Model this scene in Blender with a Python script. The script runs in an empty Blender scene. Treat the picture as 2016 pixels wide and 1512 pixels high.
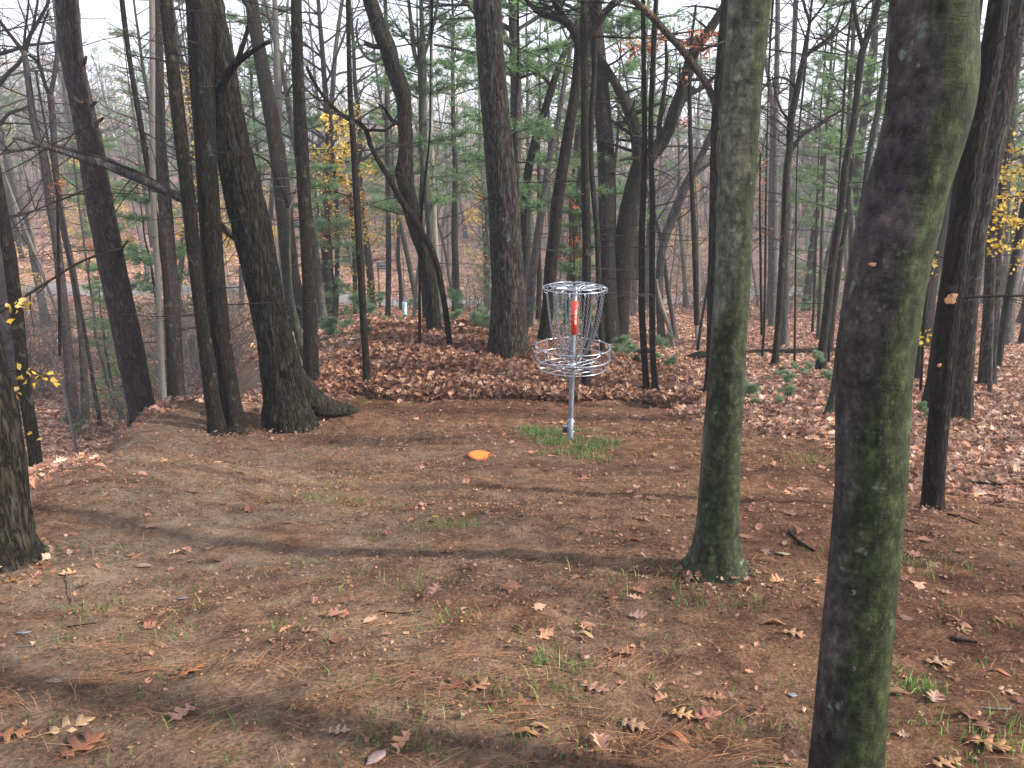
import bpy, math, random
import numpy as np
from mathutils import Vector, Matrix
R = math.radians
random.seed(7); rng = np.random.default_rng(7)
scene = bpy.context.scene
COL = scene.collection

# ---------------------------------------------------------------- camera, sky, sun, exposure
FPX = 1550.0; PITCH = R(17.0); CAMZ = 1.6
cam = bpy.data.cameras.new('camera'); co = bpy.data.objects.new('camera', cam); COL.objects.link(co)
co.location = (0, 0, CAMZ); co.rotation_euler = (R(90) - PITCH, 0, 0)
cam.sensor_width = 36; cam.lens = 36 * FPX / 2016; cam.clip_end = 2000; cam.clip_start = 0.05
scene.camera = co
SUN_EL = R(33); SUN_AZ = R(104)          # azimuth clockwise from +Y
w = bpy.data.worlds.new('World'); scene.world = w; w.use_nodes = True
nt = w.node_tree; bg = nt.nodes['Background']
sky = nt.nodes.new('ShaderNodeTexSky'); sky.sky_type = 'NISHITA'; sky.sun_disc = False
sky.sun_elevation = SUN_EL; sky.sun_rotation = SUN_AZ; sky.dust_density = 3.0; sky.air_density = 1.0; sky.ozone_density = 1.5
tcw = nt.nodes.new('ShaderNodeTexCoord'); nzw = nt.nodes.new('ShaderNodeTexNoise'); nzw.inputs['Scale'].default_value = 3.0; nzw.inputs['Detail'].default_value = 5
rpw = nt.nodes.new('ShaderNodeValToRGB'); rpw.color_ramp.elements[0].position = .3; rpw.color_ramp.elements[0].color = (.55, .55, .55, 1); rpw.color_ramp.elements[1].position = .6; rpw.color_ramp.elements[1].color = (1, 1, 1, 1)
mxw = nt.nodes.new('ShaderNodeMix'); mxw.data_type = 'RGBA'; mxw.inputs[7].default_value = (4.3, 4.5, 5.15, 1)     # thin bright cloud veil
nt.links.new(tcw.outputs['Generated'], nzw.inputs['Vector']); nt.links.new(nzw.outputs['Fac'], rpw.inputs[0]); nt.links.new(rpw.outputs[0], mxw.inputs[0]); nt.links.new(sky.outputs[0], mxw.inputs[6])
nt.links.new(mxw.outputs[2], bg.inputs[0]); bg.inputs[1].default_value = 0.14
sl = bpy.data.lights.new('sun', 'SUN'); so = bpy.data.objects.new('sun', sl); COL.objects.link(so)
sl.energy = 5.0; sl.angle = R(3.0); sl.color = (1.0, 0.90, 0.76)
sd = Vector((math.sin(SUN_AZ) * math.cos(SUN_EL), math.cos(SUN_AZ) * math.cos(SUN_EL), math.sin(SUN_EL)))
so.rotation_euler = sd.to_track_quat('Z', 'Y').to_euler()
scene.view_settings.view_transform = 'Standard'; scene.view_settings.look = 'None'
scene.view_settings.exposure = 1.5; scene.view_settings.gamma = 1.0
scene.render.engine = 'CYCLES'
HAZE = 0.0026

# ---------------------------------------------------------------- pixel <-> world
cp, sp_ = math.cos(PITCH), math.sin(PITCH)
def ray(u, v):
    U = (u - 1008) / FPX; V = (v - 756) / FPX
    return U, cp - V * sp_, -sp_ - V * cp
def P(u, v, Y):
    a, b, c = ray(u, v); t = Y / b
    return np.array([a * t, Y, CAMZ + c * t])
def px2m(v, Y):
    return (Y / ray(0, v)[1]) / FPX

# ---------------------------------------------------------------- numpy noise
def _h(ix, iy, iz, seed):
    n = (ix * 374761393 + iy * 668265263 + iz * 2147483647 + seed * 1274126177) & 0xffffffff
    n = ((n ^ (n >> 13)) * 1274126177) & 0xffffffff
    return ((n ^ (n >> 16)) & 0xffff) / 65535.0
def vnoise(p, seed=0):
    p = np.asarray(p, float); i = np.floor(p).astype(np.int64); f = p - i; f = f * f * (3 - 2 * f)
    r = 0
    for dx in (0, 1):
        wx = f[..., 0] if dx else 1 - f[..., 0]
        for dy in (0, 1):
            wy = f[..., 1] if dy else 1 - f[..., 1]
            for dz in (0, 1):
                wz = f[..., 2] if dz else 1 - f[..., 2]
                r = r + wx * wy * wz * _h(i[..., 0] + dx, i[..., 1] + dy, i[..., 2] + dz, seed)
    return r * 2 - 1
def fbm(p, o=3, seed=0):
    p = np.asarray(p, float); a = 1; r = 0
    for k in range(o):
        r = r + a * vnoise(p * 2 ** k, seed + k); a *= .5
    return r

# ---------------------------------------------------------------- terrain from measured points
CT = [  # u, v, Y  (z follows from the line of sight)
 (1008,1512,1.7),(1008,1200,2.7),(1008,1000,4.2),(1008,900,6.0),(1008,865,6.85),(1008,800,8.7),(1008,782,9.2),(1008,740,9.9),(1008,690,11.3),
 (760,640,12.2),(850,648,12.2),(930,655,12.3),(760,700,10.7),(860,730,10.1),(760,778,9.3),(860,780,9.3),
 (640,785,9.1),(640,735,10.1),(650,690,11.4),(520,835,8.0),(500,765,10.5),(500,705,14),
 (1122,868,6.85),(1122,780,9.3),(1122,745,9.9),(1122,712,11.5),
 (300,1512,1.7),(300,1200,2.75),(300,1000,4.1),(300,900,5.8),(330,850,7.4),(420,850,7.5),(400,800,9.2),(300,812,8.6),
 (0,1512,1.7),(0,1085,3.3),(0,965,4.8),(100,925,5.7),(220,855,7.3),
 (1350,780,9.5),(1300,740,11.3),(1300,700,14.3),(1300,650,21.5),(1300,602,41),
 (1600,1200,2.7),(1600,1000,4.15),(1600,850,6.9),(1600,780,9.3),(1600,722,13.4),(1600,690,16.2),(1600,640,23),(1600,603,33),
 (1990,1512,1.7),(1990,1200,2.7),(1990,1000,4.2),(1990,900,5.9),(1990,838,7.2),(1990,765,10),(1990,700,14),(1990,640,21),(1990,602,30),(1990,575,42),
 (1300,592,48),(1008,592,48),(760,592,45),(760,606,40),(1008,606,41)]
CZ = [  # u, Y, z
 (800,15,-1.95),(1000,16,-2.2),(660,20,-2.85),(800,22,-3.1),(1000,24,-3.6),(800,30,-4.6),(1000,32,-5.1),(1150,16,-2.3),(1150,24,-3.6),
 (760,62,-6.6),(1008,62,-7.0),(1300,66,-7.0),(1650,62,-6.8),(1990,66,-6.0),(760,95,-2.5),(1008,95,-3.5),(1300,98,-3),(1650,100,-3),(1990,100,-2.5),
 (760,140,1),(1008,140,0),(1300,140,0),(1650,140,0),(1990,140,0),(760,260,-8),(1300,260,-9),(1990,260,-9),(0,260,-4),(300,260,-5),
 (300,10,-2.7),(300,11.5,-3.7),(300,14,-4.1),(300,20,-4.5),(300,30,-4.9),(300,38,-5.6),(300,60,-4.2),(300,100,1.5),(300,140,2),
 (60,7.2,-2.5),(60,9,-3.5),(60,12,-4.0),(60,16,-4.3),(60,22,-4.6),(60,34,-5.3),(60,40,-5.4),(60,62,-3.8),(60,100,1.8),(60,140,3),
 (170,9.2,-2.9),(170,11,-3.8),(-500,5,-1.0),(-500,7,-3.0),(-500,12,-4.2),(-500,30,-5),(-500,60,-4),(-500,100,2),
 (430,13,-2.2),(430,18,-3.1),(480,26,-4.3),(480,36,-5.6),(480,60,-5.2),(480,100,0),(480,140,0),(2600,5,-.6),(2600,10,-1.4),(2600,20,-2.8),(2600,40,-5),(2600,100,-3)]
pts = [P(u, v, Y) for u, v, Y in CT] + [np.array([*P(u, 600, Y)[:2], z]) for u, Y, z in CZ]
pts += [np.array([x, 0.2, 0.05 + z]) for x, z in ((-3, -.12), (-1, 0), (0, .03), (1, .02), (3, -.05))]
pts = np.array(pts)
def warp(x, y):
    y = np.maximum(y, 0.1); return np.stack([np.clip(x / (y + 2), -1.15, 1.15) * 1.6, np.log(y + 2)], -1)
def _k(r2): return r2 * np.log(r2 + 1e-9)
_A = warp(pts[:, 0], pts[:, 1]); _n = len(_A)
_K = _k(((_A[:, None] - _A[None]) ** 2).sum(-1)) + np.eye(_n) * 0.004
_Q = np.c_[np.ones(_n), _A]; _zs = pts[:, 2] / (1 + 0.12 * np.maximum(pts[:, 1], 0))
_S = np.linalg.solve(np.block([[_K, _Q], [_Q.T, np.zeros((3, 3))]]), np.r_[_zs, 0, 0, 0])
def _mac(x, y):
    q = warp(x, y).reshape(-1, 2); out = np.empty(len(q))
    for i in range(0, len(q), 20000):
        b = q[i:i + 20000]; out[i:i + 20000] = _k(((b[:, None] - _A[None]) ** 2).sum(-1)) @ _S[:_n] + np.c_[np.ones(len(b)), b] @ _S[_n:]
    return out.reshape(np.shape(x)) * (1 + 0.12 * np.maximum(y, 0))
def terr(x, y, fine=True):
    x = np.asarray(x, float); y = np.asarray(y, float); z = _mac(x, y)
    if fine:
        p = np.stack([x, y, x * 0], -1)
        z = z + 0.035 * vnoise(p * 1.3, 3) + 0.012 * vnoise(p * 4.1, 5) + np.clip((y - 9) / 15, 0, 1) * 0.12 * vnoise(p * .5, 9)
    return z
def G(u, v):
    """the point of the ground seen at a pixel"""
    a, b, c = ray(u, v); Y = np.exp(np.linspace(math.log(1.2), math.log(200), 900)); t = Y / b
    z = CAMZ + c * t; g = terr(a * t, Y); k = np.argmax(z <= g)
    if z[k] > g[k]: k = len(Y) - 1
    return np.array([a * t[k], Y[k], g[k]])

# ---------------------------------------------------------------- materials
def mat(name, base=(.5, .5, .5), rough=.8, metal=0, spec=.3):
    m = bpy.data.materials.new(name); m.use_nodes = True; b = m.node_tree.nodes['Principled BSDF']
    b.inputs['Base Color'].default_value = (*base, 1); b.inputs['Roughness'].default_value = rough
    b.inputs['Metallic'].default_value = metal; b.inputs['Specular IOR Level'].default_value = spec
    return m
class NT:
    def __init__(s, m): s.t = m.node_tree; s.b = s.t.nodes['Principled BSDF']
    def n(s, ty, **k):
        o = s.t.nodes.new('ShaderNode' + ty)
        for a, v in k.items():
            if a.startswith('i_'): o.inputs[a[2:].replace('_', ' ')].default_value = v
            else: setattr(o, a, v)
        return o
    def l(s, a, b): s.t.links.new(a, b)
    def coord(s, scale=(1, 1, 1), kind='Object'):
        tc = s.n('TexCoord'); mp = s.n('Mapping'); mp.inputs['Scale'].default_value = scale; s.l(tc.outputs[kind], mp.inputs[0]); return mp.outputs[0]
    def noise(s, vec, sc, det=4, rough=.55):
        o = s.n('TexNoise'); o.inputs['Scale'].default_value = sc; o.inputs['Detail'].default_value = det; o.inputs['Roughness'].default_value = rough
        s.l(vec, o.inputs['Vector']); return o.outputs['Fac']
    def ramp(s, fac, stops):
        o = s.n('ValToRGB'); e = o.color_ramp.elements
        while len(e) < len(stops): e.new(.5)
        for k, (p, c) in enumerate(stops): e[k].position = p; e[k].color = (*c, 1) if len(c) == 3 else c
        s.l(fac, o.inputs[0]); return o.outputs[0]
    def mix(s, f, a, b, mode='MIX'):
        o = s.n('Mix', data_type='RGBA', blend_type=mode)
        for i, v in ((0, f), (6, a), (7, b)):
            if hasattr(v, 'is_output'): s.l(v, o.inputs[i])
            else: o.inputs[i].default_value = v if i == 0 else (*v, 1)
        return o.outputs[2]
    def math(s, op, a, b=0.0):
        o = s.n('Math', operation=op)
        for i, v in ((0, a), (1, b)):
            if hasattr(v, 'is_output'): s.l(v, o.inputs[i])
            else: o.inputs[i].default_value = v
        return o.outputs[0]
    def bump(s, h, strength=.5, dist=.02):
        o = s.n('Bump'); o.inputs['Strength'].default_value = strength; o.inputs['Distance'].default_value = dist
        s.l(h, o.inputs['Height']); s.l(o.outputs[0], s.b.inputs['Normal'])
    def out(s, c): s.l(c, s.b.inputs['Base Color'])

def bark(name, dark, light, moss=(.05, .075, .02), mossy=.3, sc=1.0, ridges=True, patch=(.2, .22, .2), patchy=.0):
    m = mat(name, rough=.92, spec=.15); N = NT(m)
    if ridges:
        a1 = N.noise(N.coord((11 * sc, 11 * sc, 1.9 * sc)), 1.0, 2, .5); a2 = N.noise(N.coord((24 * sc, 24 * sc, 4.5 * sc)), 1.0, 3, .6)
        r1 = N.math('MINIMUM', N.math('MULTIPLY', N.math('ABSOLUTE', N.math('SUBTRACT', a1, .5)), 13.0), 1.0)
        r2 = N.math('MINIMUM', N.math('MULTIPLY', N.math('ABSOLUTE', N.math('SUBTRACT', a2, .5)), 8.0), 1.0)
        h = N.math('MULTIPLY', N.math('MULTIPLY_ADD', r1, .75), 1.0) if False else N.math('ADD', N.math('MULTIPLY', N.math('MULTIPLY', r1, r2), .5), N.math('MULTIPLY', r2, .42))
    else:
        h = N.noise(N.coord((40 * sc, 40 * sc, 16 * sc)), 1, 4)
    f = N.noise(N.coord((30, 30, 18)), 2.2, 4, .65)
    hh = N.math('ADD', N.math('MULTIPLY', h, .75), N.math('MULTIPLY', f, .35))
    c = N.ramp(hh, [(.24, tuple(.8 * a for a in dark)), (.46, tuple(.18 * a + .78 * b for a, b in zip(light, dark))), (.95, tuple(.52 * a for a in light))])
    big = N.noise(N.coord((3, 3, 1.4)), 1.0, 4)
    mk = N.ramp(big, [(.60 - mossy * .35, (0, 0, 0)), (.72 - mossy * .3, (1, 1, 1))])
    c = N.mix(N.math('MULTIPLY', N.math('MULTIPLY', mk, .7), N.ramp(hh, [(.4, (0, 0, 0)), (.9, (1, 1, 1))])), c, moss)
    pn = N.noise(N.coord((9, 9, 7)), 1.3, 3)
    pk = N.ramp(pn, [(.62, (0, 0, 0)), (.68, (1, 1, 1))])
    c = N.mix(N.math('MULTIPLY', pk, patchy), c, patch)
    N.out(c); N.bump(hh, 1.0, .02 / sc ** .5)
    return m
B_OAK = bark('oak_bark', (.012, .010, .009), (.13, .11, .095), (.05, .06, .03), .2, 1.1, True, (.13, .17, .16), .35)
B_MOSSOAK = bark('mossy_oak_bark', (.008, .007, .006), (.085, .075, .058), (.035, .045, .016), .25, 1.25)
B_PINE = bark('pine_bark', (.010, .008, .007), (.062, .05, .042), (.03, .038, .014), .3, 1.9, True, (.16, .17, .14), .25)
B_PINEGREY = bark('grey_purple_pine_bark', (.03, .024, .025), (.13, .105, .10), (.09, .085, .055), .1, 1.5, True, (.2, .18, .15), .3)
B_DARK = bark('dark_flaky_bark', (.008, .006, .006), (.042, .033, .028), (.04, .045, .02), .15, 1.6, True, (.13, .12, .09), .2)
B_GREY = bark('grey_bark', (.05, .045, .046), (.24, .22, .215), (.09, .1, .07), .2, 1.2, True, (.25, .27, .25), .3)
B_GREEN = bark('greenish_bark', (.035, .04, .032), (.14, .145, .11), (.07, .1, .05), .6, 1.3, True)
B_PALE = bark('pale_bark', (.12, .11, .10), (.42, .40, .36), (.2, .2, .16), .1, 1.0, False)
B_TWIG = bark('dead_twig_bark', (.02, .015, .014), (.075, .06, .055), (.05, .055, .04), .3, 1.4, False)
B_PEEL = bark('peeling_tan_bark', (.03, .022, .018), (.1, .08, .06), (.33, .2, .12), .35, 1.2, True)
B_GREYTWIG = bark('grey_twig_bark', (.08, .072, .07), (.24, .215, .2), (.1, .1, .09), .1, 1.0, False)

def beech(name, green, lean, g0=(.018, .014, .014), g1=(.075, .062, .060), top=.17):
    m = mat(name, rough=.8, spec=.2); N = NT(m)
    a = N.noise(N.coord((5, 5, 2.2)), 1.5, 5, .6); b = N.noise(N.coord((14, 14, 9)), 2, 4, .7)
    c = N.ramp(N.math('ADD', N.math('MULTIPLY', a, .6), N.math('MULTIPLY', b, .4)), [(.38, g0), (.62, g1)])
    geo = N.n('NewGeometry'); sx = N.n('SeparateXYZ'); N.l(geo.outputs['Normal'], sx.inputs[0])
    side = N.math('ADD', N.math('MULTIPLY', sx.outputs[0], .34), lean)
    big = N.noise(N.coord((2.0, 2.0, 1.0)), 1.1, 5, .6)
    oz = N.n('SeparateXYZ'); N.l(N.coord(), oz.inputs[0]); hz_ = N.ramp(N.math('MULTIPLY', oz.outputs[2], .5), [(.50, (0, 0, 0)), (.85, (1, 1, 1))])
    side = N.math('SUBTRACT', side, N.math('MULTIPLY', hz_, top))
    mk = N.ramp(N.math('ADD', side, N.math('MULTIPLY', big, 1.0)), [(.50, (0, 0, 0)), (.62, (1, 1, 1))])
    g = N.ramp(b, [(.35, green[0]), (.65, green[1])])
    c = N.mix(N.math('MULTIPLY', mk, .9), c, g)
    li = N.n('TexVoronoi'); li.inputs['Scale'].default_value = 17; lw = N.n('VectorMath', operation='ADD'); N.l(N.coord((1, 1, .8)), lw.inputs[0]); ln = N.n('TexNoise'); ln.inputs['Scale'].default_value = 40; N.l(N.coord(), ln.inputs['Vector']); lsc = N.n('VectorMath', operation='SCALE'); lsc.inputs['Scale'].default_value = .05; N.l(ln.outputs['Color'], lsc.inputs[0]); N.l(lsc.outputs[0], lw.inputs[1]); N.l(lw.outputs[0], li.inputs['Vector'])
    lk = N.math('MULTIPLY', N.ramp(li.outputs['Distance'], [(.14, (1, 1, 1)), (.24, (0, 0, 0))]), N.ramp(N.noise(N.coord(), 9, 2), [(.56, (0, 0, 0)), (.6, (1, 1, 1))]))
    c = N.mix(N.math('MULTIPLY', lk, .6), c, (.2, .26, .2))
    sm = N.n('TexVoronoi'); sm.inputs['Scale'].default_value = 60; N.l(N.coord((1, 1, .8)), sm.inputs['Vector'])
    sk = N.math('MULTIPLY', N.ramp(sm.outputs['Distance'], [(.16, (1, 1, 1)), (.26, (0, 0, 0))]), N.ramp(N.noise(N.coord(), 6, 3), [(.5, (0, 0, 0)), (.6, (1, 1, 1))]))
    c = N.mix(N.math('MULTIPLY', sk, .22), c, (.2, .24, .15))
    ri = N.noise(N.coord((3, 3, 26)), 1.2, 4, .6)
    mo = N.noise(N.coord((1, 1, .7)), 38, 6, .75); c = N.mix(.85, c, N.ramp(mo, [(.38, (.30, .30, .30)), (.52, (.9, .9, .9)), (.66, (1.7, 1.7, 1.6))]), 'MULTIPLY')
    k1 = N.noise(N.coord((5, 5, 24)), 1.4, 3, .6); k2 = N.noise(N.coord((22, 22, 5)), 1.2, 3, .6)
    cr = N.math('MULTIPLY', N.ramp(N.math('ABSOLUTE', N.math('SUBTRACT', k1, .5)), [(.0, (.25, .25, .25)), (.018, (1, 1, 1))]), N.ramp(N.math('ABSOLUTE', N.math('SUBTRACT', k2, .5)), [(.0, (.4, .4, .4)), (.02, (1, 1, 1))]))
    c = N.mix(.3, c, cr, 'MULTIPLY')
    N.out(N.mix(.5, c, N.ramp(ri, [(.35, (.25, .25, .25)), (.6, (1, 1, 1))]), 'MULTIPLY'))
    N.bump(N.math('ADD', N.math('ADD', N.math('MULTIPLY', mo, .7), N.math('MULTIPLY', ri, .5)), N.math('MULTIPLY', cr, .15)), .9, .006)
    return m
B_BEECH = beech('beech_bark', ((.009, .015, .005), (.046, .062, .021)), 0.30, (.014, .011, .011), (.075, .061, .062))
B_BEECH2 = beech('mossy_beech_bark', ((.007, .012, .005), (.036, .048, .019)), 0.40, (.035, .036, .026), (.14, .14, .105), .42)

def attr_mat(name, rough=.85, var=.25, bump=0, transl=0, spec=.2):
    m = mat(name, rough=rough, spec=spec); N = NT(m)
    a = N.n('Attribute', attribute_name='tint')
    f = N.noise(N.coord(), 60, 2)
    c = N.mix(var, a.outputs['Color'], N.ramp(f, [(.3, (.35, .35, .35)), (.7, (1, 1, 1))]), 'MULTIPLY')
    N.out(c)
    if transl:
        tr = N.n('BsdfTranslucent'); N.l(c, tr.inputs[0]); mx = N.n('MixShader'); mx.inputs[0].default_value = transl
        o = N.t.nodes['Material Output']; N.l(N.b.outputs[0], mx.inputs[1]); N.l(tr.outputs[0], mx.inputs[2]); N.l(mx.outputs[0], o.inputs[0])
    return m
M_LEAF = attr_mat('dry_leaf', .7, .3, 0, .2, .35)
M_FOL = attr_mat('foliage', .6, .1, 0, .5, .3)
M_BIT = attr_mat('forest_debris', .85, .2)
M_FAR = attr_mat('far_wood', .9, .1)

# ground material
M_GROUND = mat('ground_soil', rough=.95, spec=.12); N = NT(M_GROUND)
zn = N.n('Attribute', attribute_name='zone'); zs = N.n('SeparateColor'); N.l(zn.outputs['Color'], zs.inputs[0])
vv = N.coord()
n1 = N.noise(vv, .55, 5, .6); n2 = N.noise(vv, 7, 6, .7); n3 = N.noise(vv, 70, 5, .75); n4 = N.noise(vv, 2.1, 5, .65)
soil = N.ramp(N.math('ADD', N.math('MULTIPLY', n2, .55), N.math('MULTIPLY', n3, .5)), [(.40, (.030, .014, .009)), (.53, (.115, .055, .033)), (.68, (.29, .155, .092))])
grey = N.ramp(N.math('ADD', N.math('MULTIPLY', n2, .5), N.math('MULTIPLY', n3, .5)), [(.38, (.07, .048, .035)), (.52, (.20, .145, .105)), (.7, (.38, .29, .215))])
gm = N.math('MULTIPLY', zs.outputs[1], N.ramp(n4, [(.30, (0, 0, 0)), (.55, (1, 1, 1))]))
c = N.mix(gm, soil, grey)
tan_ = N.ramp(n3, [(.35, (.11, .06, .035)), (.65, (.36, .23, .14))])
c = N.mix(N.math('MULTIPLY', N.ramp(N.noise(vv, 1.35, 6, .7), [(.52, (0, 0, 0)), (.68, (1, 1, 1))]), .55), c, tan_)
vo = N.n('TexVoronoi'); vo.inputs['Scale'].default_value = 95; N.l(vv, vo.inputs['Vector'])
chip = N.math('MULTIPLY', N.ramp(vo.outputs['Distance'], [(.12, (1, 1, 1)), (.25, (0, 0, 0))]), N.ramp(N.noise(vv, 12, 3), [(.5, (0, 0, 0)), (.6, (1, 1, 1))]))
c = N.mix(N.math('MULTIPLY', chip, .6), c, (.34, .22, .14))
v2 = N.n('TexVoronoi'); v2.inputs['Scale'].default_value = 17; v2.inputs['Randomness'].default_value = 1; N.l(vv, v2.inputs['Vector'])
sep = N.n('SeparateColor'); N.l(v2.outputs['Color'], sep.inputs[0])
lit = N.ramp(sep.outputs[0], [(.1, (.09, .045, .032)), (.4, (.26, .13, .09)), (.7, (.40, .23, .16)), (.95, (.54, .35, .26))])
sy = N.n('SeparateXYZ'); N.l(vv, sy.inputs[0])
farm = N.ramp(N.math('MULTIPLY', sy.outputs[1], .01), [(.48, (0, 0, 0)), (.62, (1, 1, 1))])
lit = N.mix(N.math('MULTIPLY', farm, .8), lit, N.ramp(N.noise(vv, .8, 5, .7), [(.35, (.05, .038, .036)), (.7, (.16, .105, .09))]))
c = N.mix(zs.outputs[0], c, lit)
c = N.mix(N.math('MULTIPLY', zs.outputs[2], .9), c, N.ramp(N.noise(vv, 3, 4), [(.3, (.16, .155, .16)), (.7, (.22, .215, .22))]))
N.out(c)
N.bump(N.math('ADD', N.math('MULTIPLY', n2, 1.0), N.math('MULTIPLY', n3, .55)), 1.0, .05)

# ---------------------------------------------------------------- mesh buffers
class MB:
    def __init__(s): s.v = []; s.q = []; s.t = []; s.c = []; s.n = 0
    def add(s, v, q=None, t=None, col=None):
        v = np.asarray(v, float).reshape(-1, 3)
        if q is not None and len(q): s.q.append(np.asarray(q, np.int64) + s.n)
        if t is not None and len(t): s.t.append(np.asarray(t, np.int64) + s.n)
        s.v.append(v); s.n += len(v)
        if col is not None: s.c.append(np.broadcast_to(np.asarray(col, float), (len(v), 3)))
        return s
    def mesh(s, name, m, smooth=True):
        V = np.concatenate(s.v) if s.v else np.zeros((0, 3)); me = bpy.data.meshes.new(name)
        Q = np.concatenate(s.q) if s.q else np.zeros((0, 4), int); T = np.concatenate(s.t) if s.t else np.zeros((0, 3), int)
        me.vertices.add(len(V)); me.vertices.foreach_set('co', V.astype(np.float32).ravel())
        nl = Q.size + T.size; me.loops.add(nl); me.loops.foreach_set('vertex_index', np.r_[Q.ravel(), T.ravel()].astype(np.int32))
        me.polygons.add(len(Q) + len(T))
        st = np.r_[np.arange(len(Q)) * 4, Q.size + np.arange(len(T)) * 3].astype(np.int32)
        me.polygons.foreach_set('loop_start', st)
        try: me.polygons.foreach_set('loop_total', np.r_[np.full(len(Q), 4), np.full(len(T), 3)].astype(np.int32))
        except Exception: pass
        me.polygons.foreach_set('use_smooth', np.full(len(Q) + len(T), smooth))
        if s.c:
            C = np.concatenate(s.c); a = me.color_attributes.new('tint', 'FLOAT_COLOR', 'POINT')
            a.data.foreach_set('color', np.c_[C, np.ones(len(C))].astype(np.float32).ravel())
        me.update(calc_edges=True); me.validate(); me.materials.append(m); return me
    def build(s, name, m, parent=None, smooth=True, loc=None):
        o = bpy.data.objects.new(name, s.mesh(name, m, smooth)); COL.objects.link(o)
        if parent is not None: o.parent = parent
        if loc is not None: o.location = loc
        return o
def tag(o, label=None, cat=None, group=None, kind=None):
    if label: o['label'] = label
    if cat: o['category'] = cat
    if group: o['group'] = group
    if kind: o['kind'] = kind
    return o
def empty(name, loc, label=None, cat=None, group=None):
    o = bpy.data.objects.new(name, None); o.empty_display_size = .1; COL.objects.link(o); o.location = [float(a) for a in loc]
    return tag(o, label, cat, group)
def copy_tree(o, parent=None):
    c = o.copy(); COL.objects.link(c)
    if parent: c.parent = parent
    for ch in list(o.children): copy_tree(ch, c)
    return c

def tube(mb, pts, rad, sides=8, col=None, cap=True, disp=None):
    p = np.asarray(pts, float); n = len(p); rad = np.broadcast_to(np.asarray(rad, float), (n,))
    t = np.gradient(p, axis=0); t /= np.linalg.norm(t, axis=1)[:, None] + 1e-12
    ref = np.array([0, -1, 0.]) if abs(t[0][1]) < .9 else np.array([1, 0, 0.])
    a = np.cross(t, np.cross(np.broadcast_to(ref, t.shape), t)); a /= np.linalg.norm(a, axis=1)[:, None] + 1e-9
    b = np.cross(t, a); th = np.arange(sides) * 2 * math.pi / sides
    rr = np.broadcast_to(rad[:, None], (n, sides)).copy()
    if disp is not None: rr = disp(rr, th, p)
    v = p[:, None] + rr[..., None] * (np.cos(th)[None, :, None] * a[:, None] + np.sin(th)[None, :, None] * b[:, None])
    i = np.arange(n - 1)[:, None] * sides; j = np.arange(sides)[None]; k = (j + 1) % sides
    q = np.stack([i + j, i + k, i + k + sides, i + j + sides], -1).reshape(-1, 4)
    vs = v.reshape(-1, 3); tr = []
    if cap:
        vs = np.vstack([vs, p[-1] + t[-1] * rad[-1] * .3]); m = len(vs) - 1; o = (n - 1) * sides
        tr = [(o + x, o + (x + 1) % sides, m) for x in range(sides)]
    mb.add(vs, q, tr, col)
def ring(mb, c, r, w, n=64, s=6, col=None, tilt=None):
    th = np.linspace(0, 2 * math.pi, n + 1); p = np.stack([np.cos(th) * r, np.sin(th) * r, th * 0], -1) + np.asarray(c)
    tube(mb, p, w, s, col, cap=False)
def smooth_path(pts, step):
    """resample control rows (x,y,z,r,...) by Catmull-Rom"""
    A = np.asarray(pts, float); out = []
    E = np.vstack([2 * A[0] - A[1], A, 2 * A[-1] - A[-2]])
    for i in range(len(A) - 1):
        p0, p1, p2, p3 = E[i:i + 4]; m = max(2, int(np.linalg.norm(p2[:3] - p1[:3]) / step)); t = np.linspace(0, 1, m, endpoint=False)[:, None]
        out.append(.5 * ((2 * p1) + (-p0 + p2) * t + (2 * p0 - 5 * p1 + 4 * p2 - p3) * t ** 2 + (-p0 + 3 * p1 - 3 * p2 + p3) * t ** 3))
    out.append(A[-1:]); return np.vstack(out)

# ---------------------------------------------------------------- branches
def branch(mb, rnd, start, d, length, r, depth, sides=4, up=.15, wig=.25, kids=(3, 5), leaf=None, spread=.8, col=None):
    n = max(3, int(length / .28)); n = min(n, 12); p = [np.array(start, float)]; d = np.array(d, float); d /= np.linalg.norm(d); ds = [d]
    for k in range(n):
        d = d + np.array([rnd.gauss(0, wig), rnd.gauss(0, wig), rnd.gauss(0, wig * .7) + up * .5]) * .55; d /= np.linalg.norm(d)
        p.append(p[-1] + d * length / n); ds.append(d)
    tube(mb, p, np.linspace(r, r * .35, n + 1), sides if depth > 0 else 3, col, cap=False)
    if depth > 0:
        for _ in range(rnd.randint(*kids)):
            k = rnd.randint(max(1, n // 4), n); dd = ds[k]; s = np.array([rnd.gauss(0, 1), rnd.gauss(0, 1), rnd.gauss(0, .6)]); s -= dd * s.dot(dd); s /= np.linalg.norm(s)
            f = 1 - .6 * k / n
            branch(mb, rnd, p[k], dd * (1 - spread * .4) + s * spread, length * rnd.uniform(.35, .62) * (.6 + .4 * f), max(r * .5 * f, .003), depth - 1, sides - 1 if sides > 3 else 3, up, wig, kids, leaf, spread, col)
    if leaf is not None and depth <= 1: leaf.extend(p[1:])

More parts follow.
